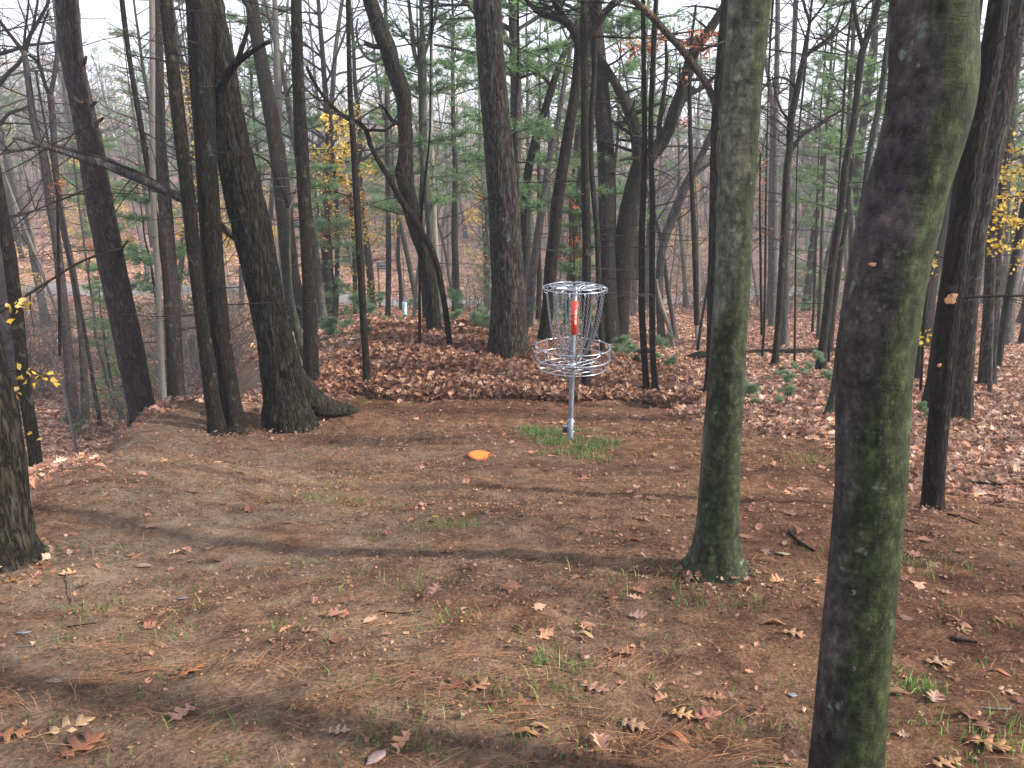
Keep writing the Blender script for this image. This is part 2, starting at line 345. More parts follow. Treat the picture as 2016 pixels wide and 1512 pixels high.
# leaf templates ------------------------------------------------
OAK3 = [(0,0,.012),(.12,.12,.015),(.19,.17,.05),(.23,.20,.21),(.27,.29,.17),(.33,.33,.055),(.40,.40,.06),(.44,.47,.32),(.49,.60,.39),(.53,.57,.23),(.58,.57,.065),(.65,.65,.07),(.69,.76,.28),(.74,.85,.25),(.79,.80,.10),(.88,.93,.09),(1,1.03,0)]
OAK2 = [(0,0,.012),(.16,.15,.03),(.24,.22,.21),(.32,.34,.06),(.43,.50,.36),(.50,.60,.30),(.56,.55,.07),(.68,.78,.30),(.77,.82,.11),(1,1.02,0)]
OAK1 = [(0, .01), (.3, .22), (.45, .14), (.65, .26), (1.0, 0)]
MAP = [(0, .01), (.12, .02), (.22, .34), (.34, .26), (.42, .5), (.55, .32), (.66, .34), (.74, .14), (1., 0)]
BEE = [(0, .01), (.12, .06), (.3, .2), (.5, .25), (.7, .19), (.88, .08), (1, 0)]
def leaf_tmpl(out, rnd, curl=1.0):
    xm = np.array([a[0] for a in out]) - .5; xo = np.array([a[-2] for a in out]) - .5; w_ = np.array([a[-1] for a in out]); n = len(xm); x = xm
    a = rnd.uniform(-.9, 1.4) * curl; b = rnd.uniform(-.2, 1.3) * curl; tw = rnd.uniform(-.8, .8) * curl; bend = rnd.uniform(-.25, .25)
    jl = np.array([rnd.uniform(.75, 1.2) for _ in x]); jr = np.array([rnd.uniform(.75, 1.2) for _ in x])
    V = []
    for sgn, j in ((0, 1), (1, jl), (-1, jr)):
        x = xo if sgn else xm; y = sgn * w_ * j + bend * (x ** 2 - .08)
        z = a * (x ** 2 - .1) * .45 + b * np.abs(w_ * sgn) * .7 + tw * x * y * 1.2
        if sgn: z = z + np.array([rnd.uniform(-.03, .03) for _ in x]) * curl
        V.append(np.stack([x, y, z], -1))
    V = np.vstack(V); i = np.arange(n - 1)
    q = np.vstack([np.stack([i, i + 1, i + 1 + n, i + n], -1), np.stack([i + 1, i, i + 2 * n, i + 1 + 2 * n], -1)])
    return V - [0, 0, V[:, 2].min()], q
def rotm(yaw, tx, ty):
    cy, sy = np.cos(yaw), np.sin(yaw); ct, st = np.cos(tx), np.sin(tx); cu, su = np.cos(ty), np.sin(ty); o = np.zeros_like(yaw); l = o + 1
    Z = np.stack([np.stack([cy, -sy, o], -1), np.stack([sy, cy, o], -1), np.stack([o, o, l], -1)], -2)
    X = np.stack([np.stack([l, o, o], -1), np.stack([o, ct, -st], -1), np.stack([o, st, ct], -1)], -2)
    Ym = np.stack([np.stack([cu, o, su], -1), np.stack([o, l, o], -1), np.stack([-su, o, cu], -1)], -2)
    return Z @ X @ Ym
PAL = np.array([(.22, .105, .07), (.28, .145, .10), (.36, .21, .15), (.46, .30, .22), (.13, .06, .042), (.32, .16, .10), (.27, .16, .13), (.54, .39, .30), (.18, .10, .08), (.38, .20, .12)])
def scatter(mb, tm, pos, size, tilt, cols, zl=0.0):
    n = len(pos); which = rng.integers(0, len(tm), n)
    for k, (V, q) in enumerate(tm):
        ix = np.where(which == k)[0]
        if not len(ix): continue
        Rm = rotm(rng.uniform(0, 6.283, len(ix)), rng.normal(0, tilt, len(ix)), rng.normal(0, tilt, len(ix)))
        v = np.einsum('nij,vj->nvi', Rm, V) * size[ix][:, None, None] + pos[ix][:, None]
        Q = (q[None] + (np.arange(len(ix)) * len(V))[:, None, None]).reshape(-1, 4)
        mb.add(v.reshape(-1, 3), Q, None, np.repeat(cols[ix], len(V), 0))
rnd0 = random.Random(3)
T3 = [leaf_tmpl(OAK3, rnd0) for _ in range(8)]
T2 = [leaf_tmpl(OAK2, rnd0, 1.1) for _ in range(14)] + [leaf_tmpl(BEE, rnd0) for _ in range(4)] + [leaf_tmpl(MAP, rnd0) for _ in range(2)]
T1 = [leaf_tmpl(OAK1, rnd0, 1.2) for _ in range(10)]

# ---------------------------------------------------------------- ground sheet
def dist_poly(x, y, poly):
    """signed distance, >0 inside"""
    p = np.asarray(poly, float); q = np.roll(p, -1, 0); d = np.full(x.shape, 1e9); ins = np.zeros(x.shape, bool)
    for a, b in zip(p, q):
        e = b - a; wx, wy = x - a[0], y - a[1]; t = np.clip((wx * e[0] + wy * e[1]) / (e @ e), 0, 1)
        d = np.minimum(d, np.hypot(wx - t * e[0], wy - t * e[1]))
        c1 = (a[1] > y) != (b[1] > y); xs = a[0] + (y - a[1]) / (e[1] + 1e-12) * e[0]; ins ^= c1 & (x < xs)
    return np.where(ins, d, -d)
CLEAR = [G(u, v)[:2] for u, v in ((0, 975), (110, 935), (205, 885), (300, 825), (400, 790), (455, 750), (485, 712), (512, 712), (512, 765), (500, 850), (620, 815), (720, 786), (870, 786), (1020, 784), (1200, 786), (1330, 800), (1450, 850), (1640, 880), (1760, 960), (2016, 1010))]
CLEAR = [(-4.2, -12), (-3.6, 0)] + [tuple(c) for c in CLEAR] + [(6, 3), (7, -12)]
def zone(x, y):
    p = np.stack([x, y, x * 0], -1)
    d = dist_poly(x, y, CLEAR) + .22 * vnoise(p * 1.1, 21) + .1 * vnoise(p * 3.3, 22)
    return np.clip(.5 - d / .35, 0, 1)
def roadmask(x, y):
    yc = 45 + .02 * x + 2.0 * np.sin(x * .03) - np.clip(-x - 12, 0, 40) * .38; return np.clip((2.6 - np.abs(y - yc)) / .4, 0, 1)
Ys = np.r_[np.arange(-14, .6, .6), np.arange(.8, 13, .062), np.exp(np.linspace(math.log(13), math.log(265), 130))]
qq = np.linspace(-1, 1, 421); qq = .62 * qq + .38 * qq ** 3
YY, QQ = np.meshgrid(Ys, qq, indexing='ij'); XX = QQ * (8 + 1.15 * np.maximum(YY, 0))
ZZ = terr(XX, YY)
zz = zone(XX, YY)
ZZ += (.012 * vnoise(np.stack([XX * 11, YY * 11, XX * 0], -1), 31) + .007 * vnoise(np.stack([XX * 23, YY * 23, XX * 0], -1), 32)) * (YY < 13)
# shallow scuffed hollows
for (u, v, dep, rad) in ((1450, 1448, .045, .10), (1640, 1490, .03, .08), (760, 1165, .02, .2), (880, 1180, .02, .15)):
    g = G(u, v); ZZ -= dep * np.exp(-((XX - g[0]) ** 2 / (rad * 1.6) ** 2 + (YY - g[1]) ** 2 / rad ** 2))
rm = roadmask(XX, YY)
mb = MB(); nr, nc = XX.shape
i = np.arange(nr - 1)[:, None] * nc; j = np.arange(nc - 1)[None]
mb.add(np.stack([XX, YY, ZZ], -1).reshape(-1, 3), np.stack([i + j, i + j + 1, i + j + 1 + nc, i + j + nc], -1).reshape(-1, 4))
ground = mb.build('ground', M_GROUND); tag(ground, 'brown bare soil of the clearing sloping down into leaf covered woods', 'ground', None, 'structure')
a = ground.data.color_attributes.new('zone', 'FLOAT_COLOR', 'POINT')
gr = np.clip(.50 - XX * .34 + .15 * vnoise(np.stack([XX, YY, XX * 0], -1) * .8, 41), 0, 1) * np.clip((9 - YY) / 3, 0, 1)
gr = np.maximum(gr, 1.0 * (dist_poly(XX, YY, [G(u, v)[:2] for u, v in ((100, 935), (205, 885), (300, 825), (400, 785), (455, 748), (485, 712), (512, 712), (508, 765), (480, 800), (420, 850), (300, 900))]) > -.1))
a.data.foreach_set('color', np.stack([zz * (1 - rm), gr, rm, zz * 0 + 1], -1).astype(np.float32).ravel())

def sample_pts(n, y0, y1, umin=-150, umax=2170, power=1.0):
    """random ground positions spread over the wedge the photo looks into"""
    Y = y0 + (y1 - y0) * rng.random(n) ** power; s = rng.uniform((umin - 1008) / FPX, (umax - 1008) / FPX, n) / .97
    return s * Y, Y
# leaf litter ----------------------------------------------------
def litter_cols(n, dark=0.):
    c = PAL[rng.integers(0, len(PAL), n)] * rng.uniform(.75, 1.4, (n, 1)); return c
lb = MB()
for (n, y0, y1, tm, smin, smax, tilt, pw) in ((26000, 2.6, 8.5, T2, .05, .10, .4, .8), (74000, 5.5, 14.5, T2, .06, .11, .42, .6), (76000, 12, 30, T1, .085, .14, .35, .6), (60000, 26, 62, T1, .15, .26, .3, .55)):
    x, y = sample_pts(n, y0, y1, -350, 2700 if y0 < 20 else 2250, power=pw); z_ = zone(x, y) * (1 - roadmask(x, y)); keep = rng.random(n) < z_ * (1.0 if y0 < 20 else .8); x, y = x[keep], y[keep]; n = len(x)
    lift = .05 * rng.random(n) * (y < 15) + .01
    scatter(lb, tm, np.stack([x, y, terr(x, y) + lift], -1), rng.uniform(smin, smax, n), tilt, litter_cols(n))
# the deep drift on the mound
mp = [G(u, v)[:2] for u, v in ((625, 780), (640, 720), (720, 672))] + [(-2.2, 12.6), (1.0, 12.9), (2.6, 12.2), tuple(G(1330, 750)[:2]), tuple(G(1330, 800)[:2]), tuple(G(1100, 788)[:2]), tuple(G(850, 790)[:2])]
n = 38000; x = rng.uniform(-3.6, 3.2, n); y = rng.uniform(8.6, 13, n); k = dist_poly(x, y, mp) + .45 * vnoise(np.stack([x, y, x * 0], -1) * 1.6, 5) > 0; x, y = x[k], y[k]; n = len(x)
scatter(lb, T2, np.stack([x, y, terr(x, y) + rng.random(n) * .11 + .07 * np.maximum(0, vnoise(np.stack([x, y, x * 0], -1) * 3.5, 8))], -1), rng.uniform(.07, .125, n), .6, litter_cols(n) * [.82, .76, .72])
litter = lb.build('leaf_litter', M_LEAF, smooth=False); tag(litter, 'deep rust brown fallen oak leaves covering the mound and the woodland floor', 'leaf litter', None, 'stuff')
# thin scatter in the clearing: leaves, chips and needles
db = MB()
n = 1200; x, y = sample_pts(n, 1.6, 9.5, power=.75); k = (zone(x, y) < .6) & (rng.random(n) < .25 + .75 * np.clip((x + 1) / 3, 0, 1) + .4 * (y > 7)); x, y = x[k], y[k]; n = len(x)
scatter(db, T2, np.stack([x, y, terr(x, y) + .006], -1), rng.uniform(.03, .10, n), .13, PAL[[0, 1, 2, 4, 5, 6, 8, 9, 0, 4]][rng.integers(0, 10, n)] * rng.uniform(.6, 1.15, (n, 1)))
n = 15000; x, y = sample_pts(n, 1.5, 9.6, power=.6); k = (zone(x, y) < .8) & (rng.random(n) < .18 + .55 * np.clip((x + .8) / 2.2, 0, 1) + .35 * np.clip((y - 5) / 3, 0, 1)) & (vnoise(np.stack([x, y, x * 0], -1) * 2.2, 71) > -.35); x, y = x[k], y[k]; n = len(x)
scatter(db, T2, np.stack([x, y, terr(x, y) + .001], -1), rng.uniform(.012, .04, n), .25, PAL[[0, 1, 2, 4, 5, 6, 8, 9, 3, 4]][rng.integers(0, 10, n)] * rng.uniform(.45, 1.15, (n, 1)))
n = 120000; x, y = sample_pts(n, 1.4, 9.6, power=.62); k = (zone(x, y) < .7) & (rng.random(n) < .3 + .7 * (vnoise(np.stack([x, y, x * 0], -1) * 1.4, 55) > -.1)) ; x, y = x[k], y[k]; n = len(x)
chipV = np.array([(-.5, -.16, 0), (.3, -.22, .05), (.5, .1, 0), (-.35, .2, .08)]); chipT = [(chipV * [1, s_, 1], np.array([[0, 1, 2, 3]])) for s_ in (.5, 1, 1.6)]
cc = np.array([(.30, .16, .09), (.17, .085, .05), (.08, .042, .03), (.33, .20, .12), (.22, .11, .065), (.10, .06, .045)])[rng.integers(0, 6, n)] * rng.uniform(.7, 1.2, (n, 1))
scatter(db, chipT, np.stack([x, y, terr(x, y) + .008], -1), rng.uniform(.004, .013, n) * (1 + y * .09), .35, cc * .8)
deb = db.build('ground_debris', M_BIT, smooth=False); tag(deb, 'small leaf fragments and bark chips sprinkled over the bare soil', 'debris', None, 'stuff')
nb = MB()
def needles(n, cx, cy, sx, sy, ang, aspread, L=(.05, .12), w_=.0009, cols=((.30, .13, .06), (.38, .21, .11), (.20, .09, .05))):
    x = cx + rng.normal(0, sx, n); y = cy + rng.normal(0, sy, n); a = rng.normal(ang, aspread, n); l = rng.uniform(*L, n) * .5; bend = rng.normal(0, .12, n)
    z = terr(x, y) + .008 + rng.random(n) * .008; wv = w_ * (1 + np.maximum(y, 0) * .22)
    dx, dy = np.cos(a), np.sin(a); V = np.empty((n, 6, 3)); tl = rng.normal(0, .1, n)
    for k, (t, s_) in enumerate(((-1, -1), (-1, 1), (0, -1), (0, 1), (1, -1), (1, 1))):
        o = wv * s_ * .5 * (1 if t == 0 else .6); b = bend * l * (abs(t))
        V[:, k, 0] = x + dx * l * t - dy * (o + b); V[:, k, 1] = y + dy * l * t + dx * (o + b); V[:, k, 2] = z + tl * l * t + (.004 if t == 0 else 0)
    q = np.array([[0, 1, 3, 2], [2, 3, 5, 4]]); Q = (q[None] + (np.arange(n) * 6)[:, None, None]).reshape(-1, 4)
    c = np.array(cols)[rng.integers(0, len(cols), n)] * rng.uniform(.6, 1.2, (n, 1)); nb.add(V.reshape(-1, 3), Q, None, np.repeat(c, 6, 0))
for _ in range(100):
    u, v = random.uniform(-100, 1500) , 900 + 650 * random.random() ** .7; g = G(u, v)
    if zone(np.array([g[0]]), np.array([g[1]]))[0] > .6: continue
    needles(random.randint(4, 18), g[0], g[1], .07, .04, random.gauss(.15, .45), .35)
for u, v in ((530, 1125), (470, 1090), (960, 1300), (1010, 1400), (760, 1230), (200, 1350), (600, 1150), (250, 1280), (900, 1295), (290, 1325), (90, 1060), (150, 1040), (60, 1120), (1000, 1425), (780, 1240), (880, 1370), (330, 1400), (1030, 1330)):
    g = G(u, v); needles(24, g[0], g[1], .07, .025, random.gauss(.1, .3), .22)
needles(2000, -.3, 3.6, 2.0, 1.5, 0.1, 1.3, (.03, .09), .0009)
nd = nb.build('pine_needle_litter', M_BIT, smooth=False); tag(nd, 'orange brown fallen pine needles strewn over the grey soil', 'pine needles', None, 'stuff')

# grass -----------------------------------------------------------
gb = MB()
def grass(n, cx, cy, sx, sy, h=(.03, .08), w_=.0025, cols=((.07, .17, .03), (.12, .25, .05), (.20, .3, .08), (.05, .12, .03))):
    x = cx + rng.normal(0, sx, n); y = cy + rng.normal(0, sy, n); z = terr(x, y) - .004; H = rng.uniform(*h, n); a = rng.uniform(0, 6.283, n); ln = rng.uniform(.1, .9, n) * H; f = rng.uniform(0, 6.283, n)
    V = np.empty((n, 5, 3)); bx, by = np.cos(f) * w_ , np.sin(f) * w_
    for k, (t, s_) in enumerate(((0, -1), (0, 1), (.55, -.8), (.55, .8), (1, 0))):
        V[:, k, 0] = x + bx * s_ + np.cos(a) * ln * t ** 2; V[:, k, 1] = y + by * s_ + np.sin(a) * ln * t ** 2; V[:, k, 2] = z + H * (t - .25 * t * t * (ln / H))
    Q = (np.array([[0, 1, 3, 2]])[None] + (np.arange(n) * 5)[:, None, None]).reshape(-1, 4); T = (np.array([[2, 3, 4]])[None] + (np.arange(n) * 5)[:, None, None]).reshape(-1, 3)
    c = np.array(cols)[rng.integers(0, len(cols), n)] * rng.uniform(.7, 1.2, (n, 1)); gb.add(V.reshape(-1, 3), Q, T, np.repeat(c, 5, 0))
for u, v, n, sx, sy in ((1068, 854, 1000, .13, .16), (1088, 872, 600, .10, .10), (1165, 884, 420, .11, .09), (1195, 874, 260, .08, .09), (1150, 868, 180, .12, .1), (1040, 848, 350, .09, .12), (1175, 905, 220, .12, .07), (1120, 893, 350, .16, .05), (1130, 850, 250, .2, .05)):
    g = G(u, v); grass(int(n * .6), g[0], g[1], sx, sy, (.015, .075), .0032, ((.07, .17, .05), (.11, .23, .07), (.19, .27, .10), (.05, .11, .035), (.26, .22, .12)))
for u, v, n, sx, sy in ((860, 1035, 110, .1, .07), (640, 985, 120, .18, .08), (905, 1040, 60, .08, .05), (1360, 1178, 30, .12, .06), (1410, 1190, 25, .12, .05), (1340, 1165, 20, .07, .05), (1480, 1190, 14, .04, .04), (1815, 1360, 90, .04, .025), (1970, 1440, 130, .15, .08), (1100, 1310, 60, .06, .05), (870, 1215, 35, .06, .05), (1280, 1140, 90, .2, .08), (1590, 905, 60, .1, .08), (1040, 1360, 40, .1, .05), (750, 1140, 40, .15, .08), (1600, 912, 60, .12, .1), (1450, 880, 60, .3, .2), (560, 890, 25, .1, .04), (710, 795, 160, .12, .12), (75, 1085, 90, .08, .05), (1000, 1410, 40, .2, .06), (1780, 1110, 120, .16, .05), (1250, 800, 100, .3, .1)):
    g = G(u, v); grass(n, g[0], g[1], sx, sy, (.02, .07), .0022, ((.08, .17, .04), (.16, .26, .07), (.30, .32, .13), (.12, .2, .06)))
for _ in range(150):
    u, v = random.uniform(100, 2000), 900 + 620 * random.random() ** .8; g = G(u, v); grass(random.randint(3, 14), g[0], g[1], .05, .04, (.015, .055), .002)
grs = gb.build('grass', M_FOL, smooth=False); tag(grs, 'fresh green grass blades round the basket post and in sparse tufts', 'grass', None, 'stuff')

# ================================================================ TREES
def bark_disp(seed, flare=0, k=5, base=None, rough=.06, fine=0., fs=30., lump=.05):
    def f(rr, th, p):
        h = (p[:, 2] - p[0, 2])[:, None]; T = th[None]
        c = np.stack([np.cos(T) * 1.0 + 0 * h, np.sin(T) + 0 * h, h * 1.1 + 0 * T], -1)
        r = rr * (1 + lump * vnoise(c * 1.4 + seed, seed) + rough * .5 * vnoise(c * 4 + [0, 0, seed], seed + 1))
        if flare: r = r * (1 + flare * np.exp(-h / .16) * (.55 + .45 * np.cos(k * T + seed + .5 * np.sin(2 * T))))
        if fine:
            q = np.stack([np.cos(T) * rr * fs, np.sin(T) * rr * fs, h * fs * .22 + 0 * T], -1)
            n_ = 1 - np.abs(vnoise(q, seed + 3)) * 2; r = r + fine * n_ + fine * .4 * vnoise(q * 2.3, seed + 5)
        return r
    return f
def dead_twigs(mb, rnd, path, n, L, hmin=.5, hmax=99, up=0, depth=1, r0=.008, droop=-.02):
    z0 = path[0, 2]
    for _ in range(n):
        k = rnd.randint(1, len(path) - 1); p = path[k]
        if not (hmin < p[2] - z0 < hmax): continue
        a = rnd.uniform(0, 6.283); d = np.array([math.cos(a), math.sin(a), rnd.uniform(-.1, .35)])
        branch(mb, rnd, p[:3] + d * p[3] * .6, d, L * rnd.uniform(.25, 1), r0 * rnd.uniform(.5, 1.2), depth, 4, droop, .13, (1, 4), None, .75)

# shared bare crowns for the trees whose tops rise above the picture
def bare_crown(seed, n=9, L=3.4, depth=3):
    r = random.Random(seed); mb = MB()
    for k in range(n):
        a = r.uniform(0, 6.283); z = r.uniform(-3.5, .6); el = r.uniform(.3, 1.2)
        branch(mb, r, (0, 0, z), (math.cos(a), math.sin(a), el), L * r.uniform(.6, 1.1), .045, depth, 4, .12, .22, (3, 5))
    return mb.mesh('crown', B_TWIG)
CROWNS = [bare_crown(s) for s in (1, 2, 3)]

FEET = []
def path_px(pts, Y, ly=0.0, step=.1, taper_to=None):
    rows = []; n = len(pts)
    for k, (u, v, w_) in enumerate(pts):
        y = Y * (1 + ly * k / max(1, n - 1)); p = P(u, v, y); rows.append([*p, w_ * px2m(v, y) / 2])
    return rows
def make_tree(name, label, pts, mt, Y=None, ly=0., sides=14, step=.12, flare=.25, H=14., twigs=0, TL=1.0, tw_rng=(1.2, 8), tmat=None, cat='tree', group=None, limbs=(), fine=0, fs=30, lump=.05, rough=.06, crown=True, tdepth=1, tr0=.008, kflare=5):
    u, v, _ = pts[0]
    if Y is None: Y = float(G(u, v)[1])
    rows = path_px(pts, Y, ly); b = rows[0]; gz = float(terr(b[0], b[1]))
    base = np.array([b[0], b[1], gz])
    if b[2] > gz + .02:     # reach down to the ground
        e = np.array(rows[1]) - np.array(b); k = (gz - .05 - b[2]) / e[2]; k = max(k, -8); rows.insert(0, [b[0] + e[0] * k * .6, b[1], gz - .05, b[3] * 1.08]); base[0] = rows[0][0]
    else: rows.insert(0, [b[0], b[1], min(gz, b[2]) - .12, b[3] * 1.05])
    if crown or H:
        t = np.array(rows[-1]); pr = np.array(rows[-2]); d = (t - pr)[:3]; d /= np.linalg.norm(d); top = gz + H; r = t[3]
        stp = max(.08, float(np.linalg.norm((t - pr)[:3])))
        while H and t[2] < top:
            stp = min(1.1, stp * 1.4)
            d = d + np.array([random.gauss(0, .03), random.gauss(0, .03), .12]) * stp / 1.1; d /= np.linalg.norm(d); r = max(.02, r * (1 - .065 * stp / 1.1)); t = np.array([*(t[:3] + d * stp), r]); rows.append(list(t))
    A = smooth_path(rows, step); A[:, :3] -= base; A[:, 3] = np.maximum(A[:, 3], .004)
    FEET.append((base[0], base[1], float(A[1, 3])))
    root = empty(name, base, label, cat, group); seed = abs(hash(label)) % 1000 if False else (int(pts[0][0] * 7 + pts[0][1]) % 997)
    m = MB(); tube(m, A[:, :3], A[:, 3], sides, disp=bark_disp(seed, flare, kflare, fine=fine, fs=fs, lump=lump, rough=rough)); m.build('trunk', mt, root)
    rnd = random.Random(seed)
    if twigs:
        for _ in range(twigs):
            m = MB(); dead_twigs(m, rnd, A, 1, TL, tw_rng[0], tw_rng[1], depth=tdepth, r0=tr0)
            if m.n: m.build('branch', tmat or B_TWIG, root)
    for lp in limbs:
        nm, lpts, lm, k = lp[:4]; rw = path_px(lpts, Y * (lp[4] if len(lp) > 4 else 1.0), lp[5] if len(lp) > 5 else 0.0); L = smooth_path(rw, step); L[:, :3] -= base
        m = MB(); tube(m, L[:, :3], np.maximum(L[:, 3], .003), max(6, sides // 2), disp=bark_disp(seed + 7, 0, 3, lump=.12, rough=.12))
        if k: 
            for _ in range(k):
                q = rnd.randint(1, len(L) - 1); a = rnd.uniform(0, 6.28); dd = np.array([math.cos(a), math.sin(a) * .6, rnd.uniform(-.2, .8)]); branch(m, rnd, L[q, :3], dd, rnd.uniform(.3, 1.1) * TL, max(.003, L[q, 3] * .35), 1, 4, .05, .22, (2, 4))
        m.build(nm, lm, root)
    if crown:
        o = bpy.data.objects.new('crown', CROWNS[seed % 3]); COL.objects.link(o); o.parent = root; o.location = A[-1, :3]; o.rotation_euler = (0, 0, rnd.uniform(0, 6.28)); s_ = rnd.uniform(.8, 1.15); o.scale = (s_, s_, s_)
    return root

# ---- right foreground
t = make_tree('beech_tree', 'closest green mossy smooth trunk filling the right foreground, bulging to the right near the top',
  [(1661,1560,136),(1664,1512,134),(1680,1334,131),(1689,1230,132),(1702,1091,130),(1713,975,133),(1717,867,136),(1721,749,141),(1732,644,147),(1750,525,151),(1768,450,152),(1790,360,150),(1814,280,155),(1832,205,161),(1838,140,163),(1838,60,160),(1840,0,158)],
  B_BEECH, Y=1.56, sides=64, step=.02, flare=.05, H=12, cat='tree', lump=.03, rough=.04)
def bark_patch(root, u, v, Y, wpx, hpx, mt, rows, thick=.0015, name='bark_wound', seed=1):
    """shallow plaque following the trunk surface, facing the viewer's side"""
    c = P(u, v, Y); r = rows * px2m(v, Y) / 2; axis_x = None
    k = px2m(v, Y); m = MB(); n = 14; rr = random.Random(seed); vs = []
    for i in range(n):
        a = i * 6.283 / n; f = rr.uniform(.75, 1.15); vs.append((math.cos(a) * wpx * k / 2 * f, math.sin(a) * hpx * k / 2 * f))
    V = [];
    for x, z in vs: V.append((x, 0.002 + x * x * .5 / max(r, .01), z))
    for x, z in vs: V.append((x * .85, -thick + x * x * .5 / max(r, .01), z * .85))
    V.append((0, -thick, 0)); q = [(i, (i + 1) % n, n + (i + 1) % n, n + i) for i in range(n)]; tr = [(n + i, n + (i + 1) % n, 2 * n) for i in range(n)]
    m.add(V, q, tr); o = m.build(name, mt, root); o.location = Vector(c) - root.location; return o
M_WOUND = mat('torn_orange_wood', (.55, .24, .12), .8); N = NT(M_WOUND); N.out(N.ramp(N.noise(N.coord((1, 1, .3)), 45, 4), [(.35, (.16, .07, .035)), (.6, (.46, .24, .13))])); N.bump(N.noise(N.coord((1, 1, .3)), 60, 4), .7, .004)
M_KNOT = mat('knot_bark', (.13, .15, .09), .85); N = NT(M_KNOT); N.out(N.ramp(N.noise(N.coord(), 90, 4), [(.4, (.006, .005, .004)), (.65, (.06, .055, .04))]))
bark_patch(t, 1719, 521, 1.50, 17, 9, M_WOUND, 150)
bark_patch(t, 1805, 130, 1.497, 16, 12, M_KNOT, 160, name='knot', seed=3)
bark_patch(t, 1826, 552, 1.57, 12, 20, M_KNOT, 150, name='knot', seed=4)
bark_patch(t, 1679, 1168, 1.486, 12, 13, M_KNOT, 130, name='knot', seed=5)
bark_patch(t, 1680, 1317, 1.486, 11, 12, M_KNOT, 130, name='knot', seed=6)
t = make_tree('beech_tree', 'dark green straight smooth trunk with a flared foot, between the basket and the closest trunk',
  [(1408,1128,118),(1409,1112,106),(1410,1092,94),(1411,1065,85),(1412,1040,80),(1415,975,77),(1421,867,74),(1430,750,71),(1437,625,70),(1443,525,69),(1449,400,70),(1456,290,73),(1462,174,75),(1470,80,80),(1476,0,84)],
  B_BEECH2, sides=56, step=.03, flare=.55, H=13, kflare=5, lump=.035, rough=.05)
bark_patch(t, 1482, 280, 3.19, 14, 12, M_KNOT, 73, name='knot', seed=8)
t = make_tree('slim_dark_tree', 'slim dark flaky trunk right of the closest one, with an orange torn patch of bark',
  [(1836,1003,44),(1837,975,41),(1844,867,39),(1856,750,39),(1867,625,41),(1878,550,41),(1892,450,40),(1903,400,42),(1917,280,42),(1939,174,42),(1954,90,40),(1967,0,38)], B_DARK, sides=28, step=.05, flare=.12, H=12, twigs=14, TL=.8)
T3Y = float(t.location.y)
bark_patch(t, 1876, 589, T3Y - .062, 29, 24, M_WOUND, 41, seed=11); bark_patch(t, 1850, 719, T3Y - .055, 9, 9, M_WOUND, 41, seed=12)
make_tree('oak_tree', 'furrowed brown trunk at the right edge, directly behind the slim dark flaky one',
  [(1892,836,44),(1895,800,39),(1897,750,36),(1905,625,33),(1913,550,32),(1925,450,32),(1937,400,35),(1957,280,39),(1977,174,40),(1992,90,40),(2005,0,40)], B_OAK, sides=24, step=.07, flare=.25, H=14, twigs=6)
make_tree('dark_tree', 'dark tapering trunk with a wide foot, half hidden by the slim dark flaky trunk',
  [(1828,812,34),(1838,750,27),(1850,650,24),(1862,560,22),(1880,420,20),(1905,200,18),(1920,60,16),(1928,0,15)], B_DARK, Y=8.0, flare=.4, twigs=10)
make_tree('dark_tree', 'thin dark trunk seen in the gap just right of the closest mossy trunk',
  [(1802,752,20),(1810,650,19),(1822,560,20),(1838,450,21),(1850,350,20),(1862,250,18),(1880,100,16)], B_DARK, flare=.15, twigs=12)
make_tree('brown_tree', 'stout brown trunk standing in sunlit leaves near the right edge',
  [(1943,762,33),(1945,700,31),(1952,600,30),(1956,500,29),(1966,380,27),(1985,200,24),(2004,0,20)], B_OAK, flare=.3, twigs=8)
make_tree('slender_tree', 'thin straight stem in front of the stout brown trunk at the right edge', [(1948,781,10),(1950,700,8),(1955,560,8),(1960,400,7),(1972,150,6)], B_GREY, H=8, crown=False, flare=.1, twigs=10, sides=8)
make_tree('slender_tree', 'leaning dark stem right of the stout brown trunk at the right edge', [(1962,730,16),(1972,665,14),(1984,590,14),(2000,500,13),(2016,400,12),(2040,250,10)], B_DARK, H=9, twigs=8, sides=8)
make_tree('dark_tree', 'slim dark leaning trunk emerging from behind the left side of the closest mossy trunk',
  [(1632,824,26),(1636,800,18),(1645,750,14),(1653,675,13),(1664,600,13),(1680,500,12),(1699,400,12),(1713,295,12),(1733,195,12),(1750,70,12),(1757,0,12)], B_GREEN, flare=.5, twigs=8, sides=14, kflare=3)
make_tree('dark_tree', 'straight dark trunk forking high up, beside the fallen log on the right',
  [(1615,736,22),(1619,690,18),(1627,625,17),(1635,550,17),(1649,450,15),(1658,400,14),(1664,330,14),(1681,240,13),(1688,174,13),(1696,110,14),(1704,85,12)], B_PINE, flare=.3, H=0, crown=False, twigs=20, TL=2, sides=14,
  limbs=[('limb', [(1700,96,12),(1712,60,13),(1722,30,13),(1733,-10,12),(1745,-80,11),(1760,-200,8)], B_PINE, 5), ('limb', [(1700,98,9),(1690,60,8),(1680,10,8),(1676,-60,7),(1668,-150,5)], B_PINE, 5)])
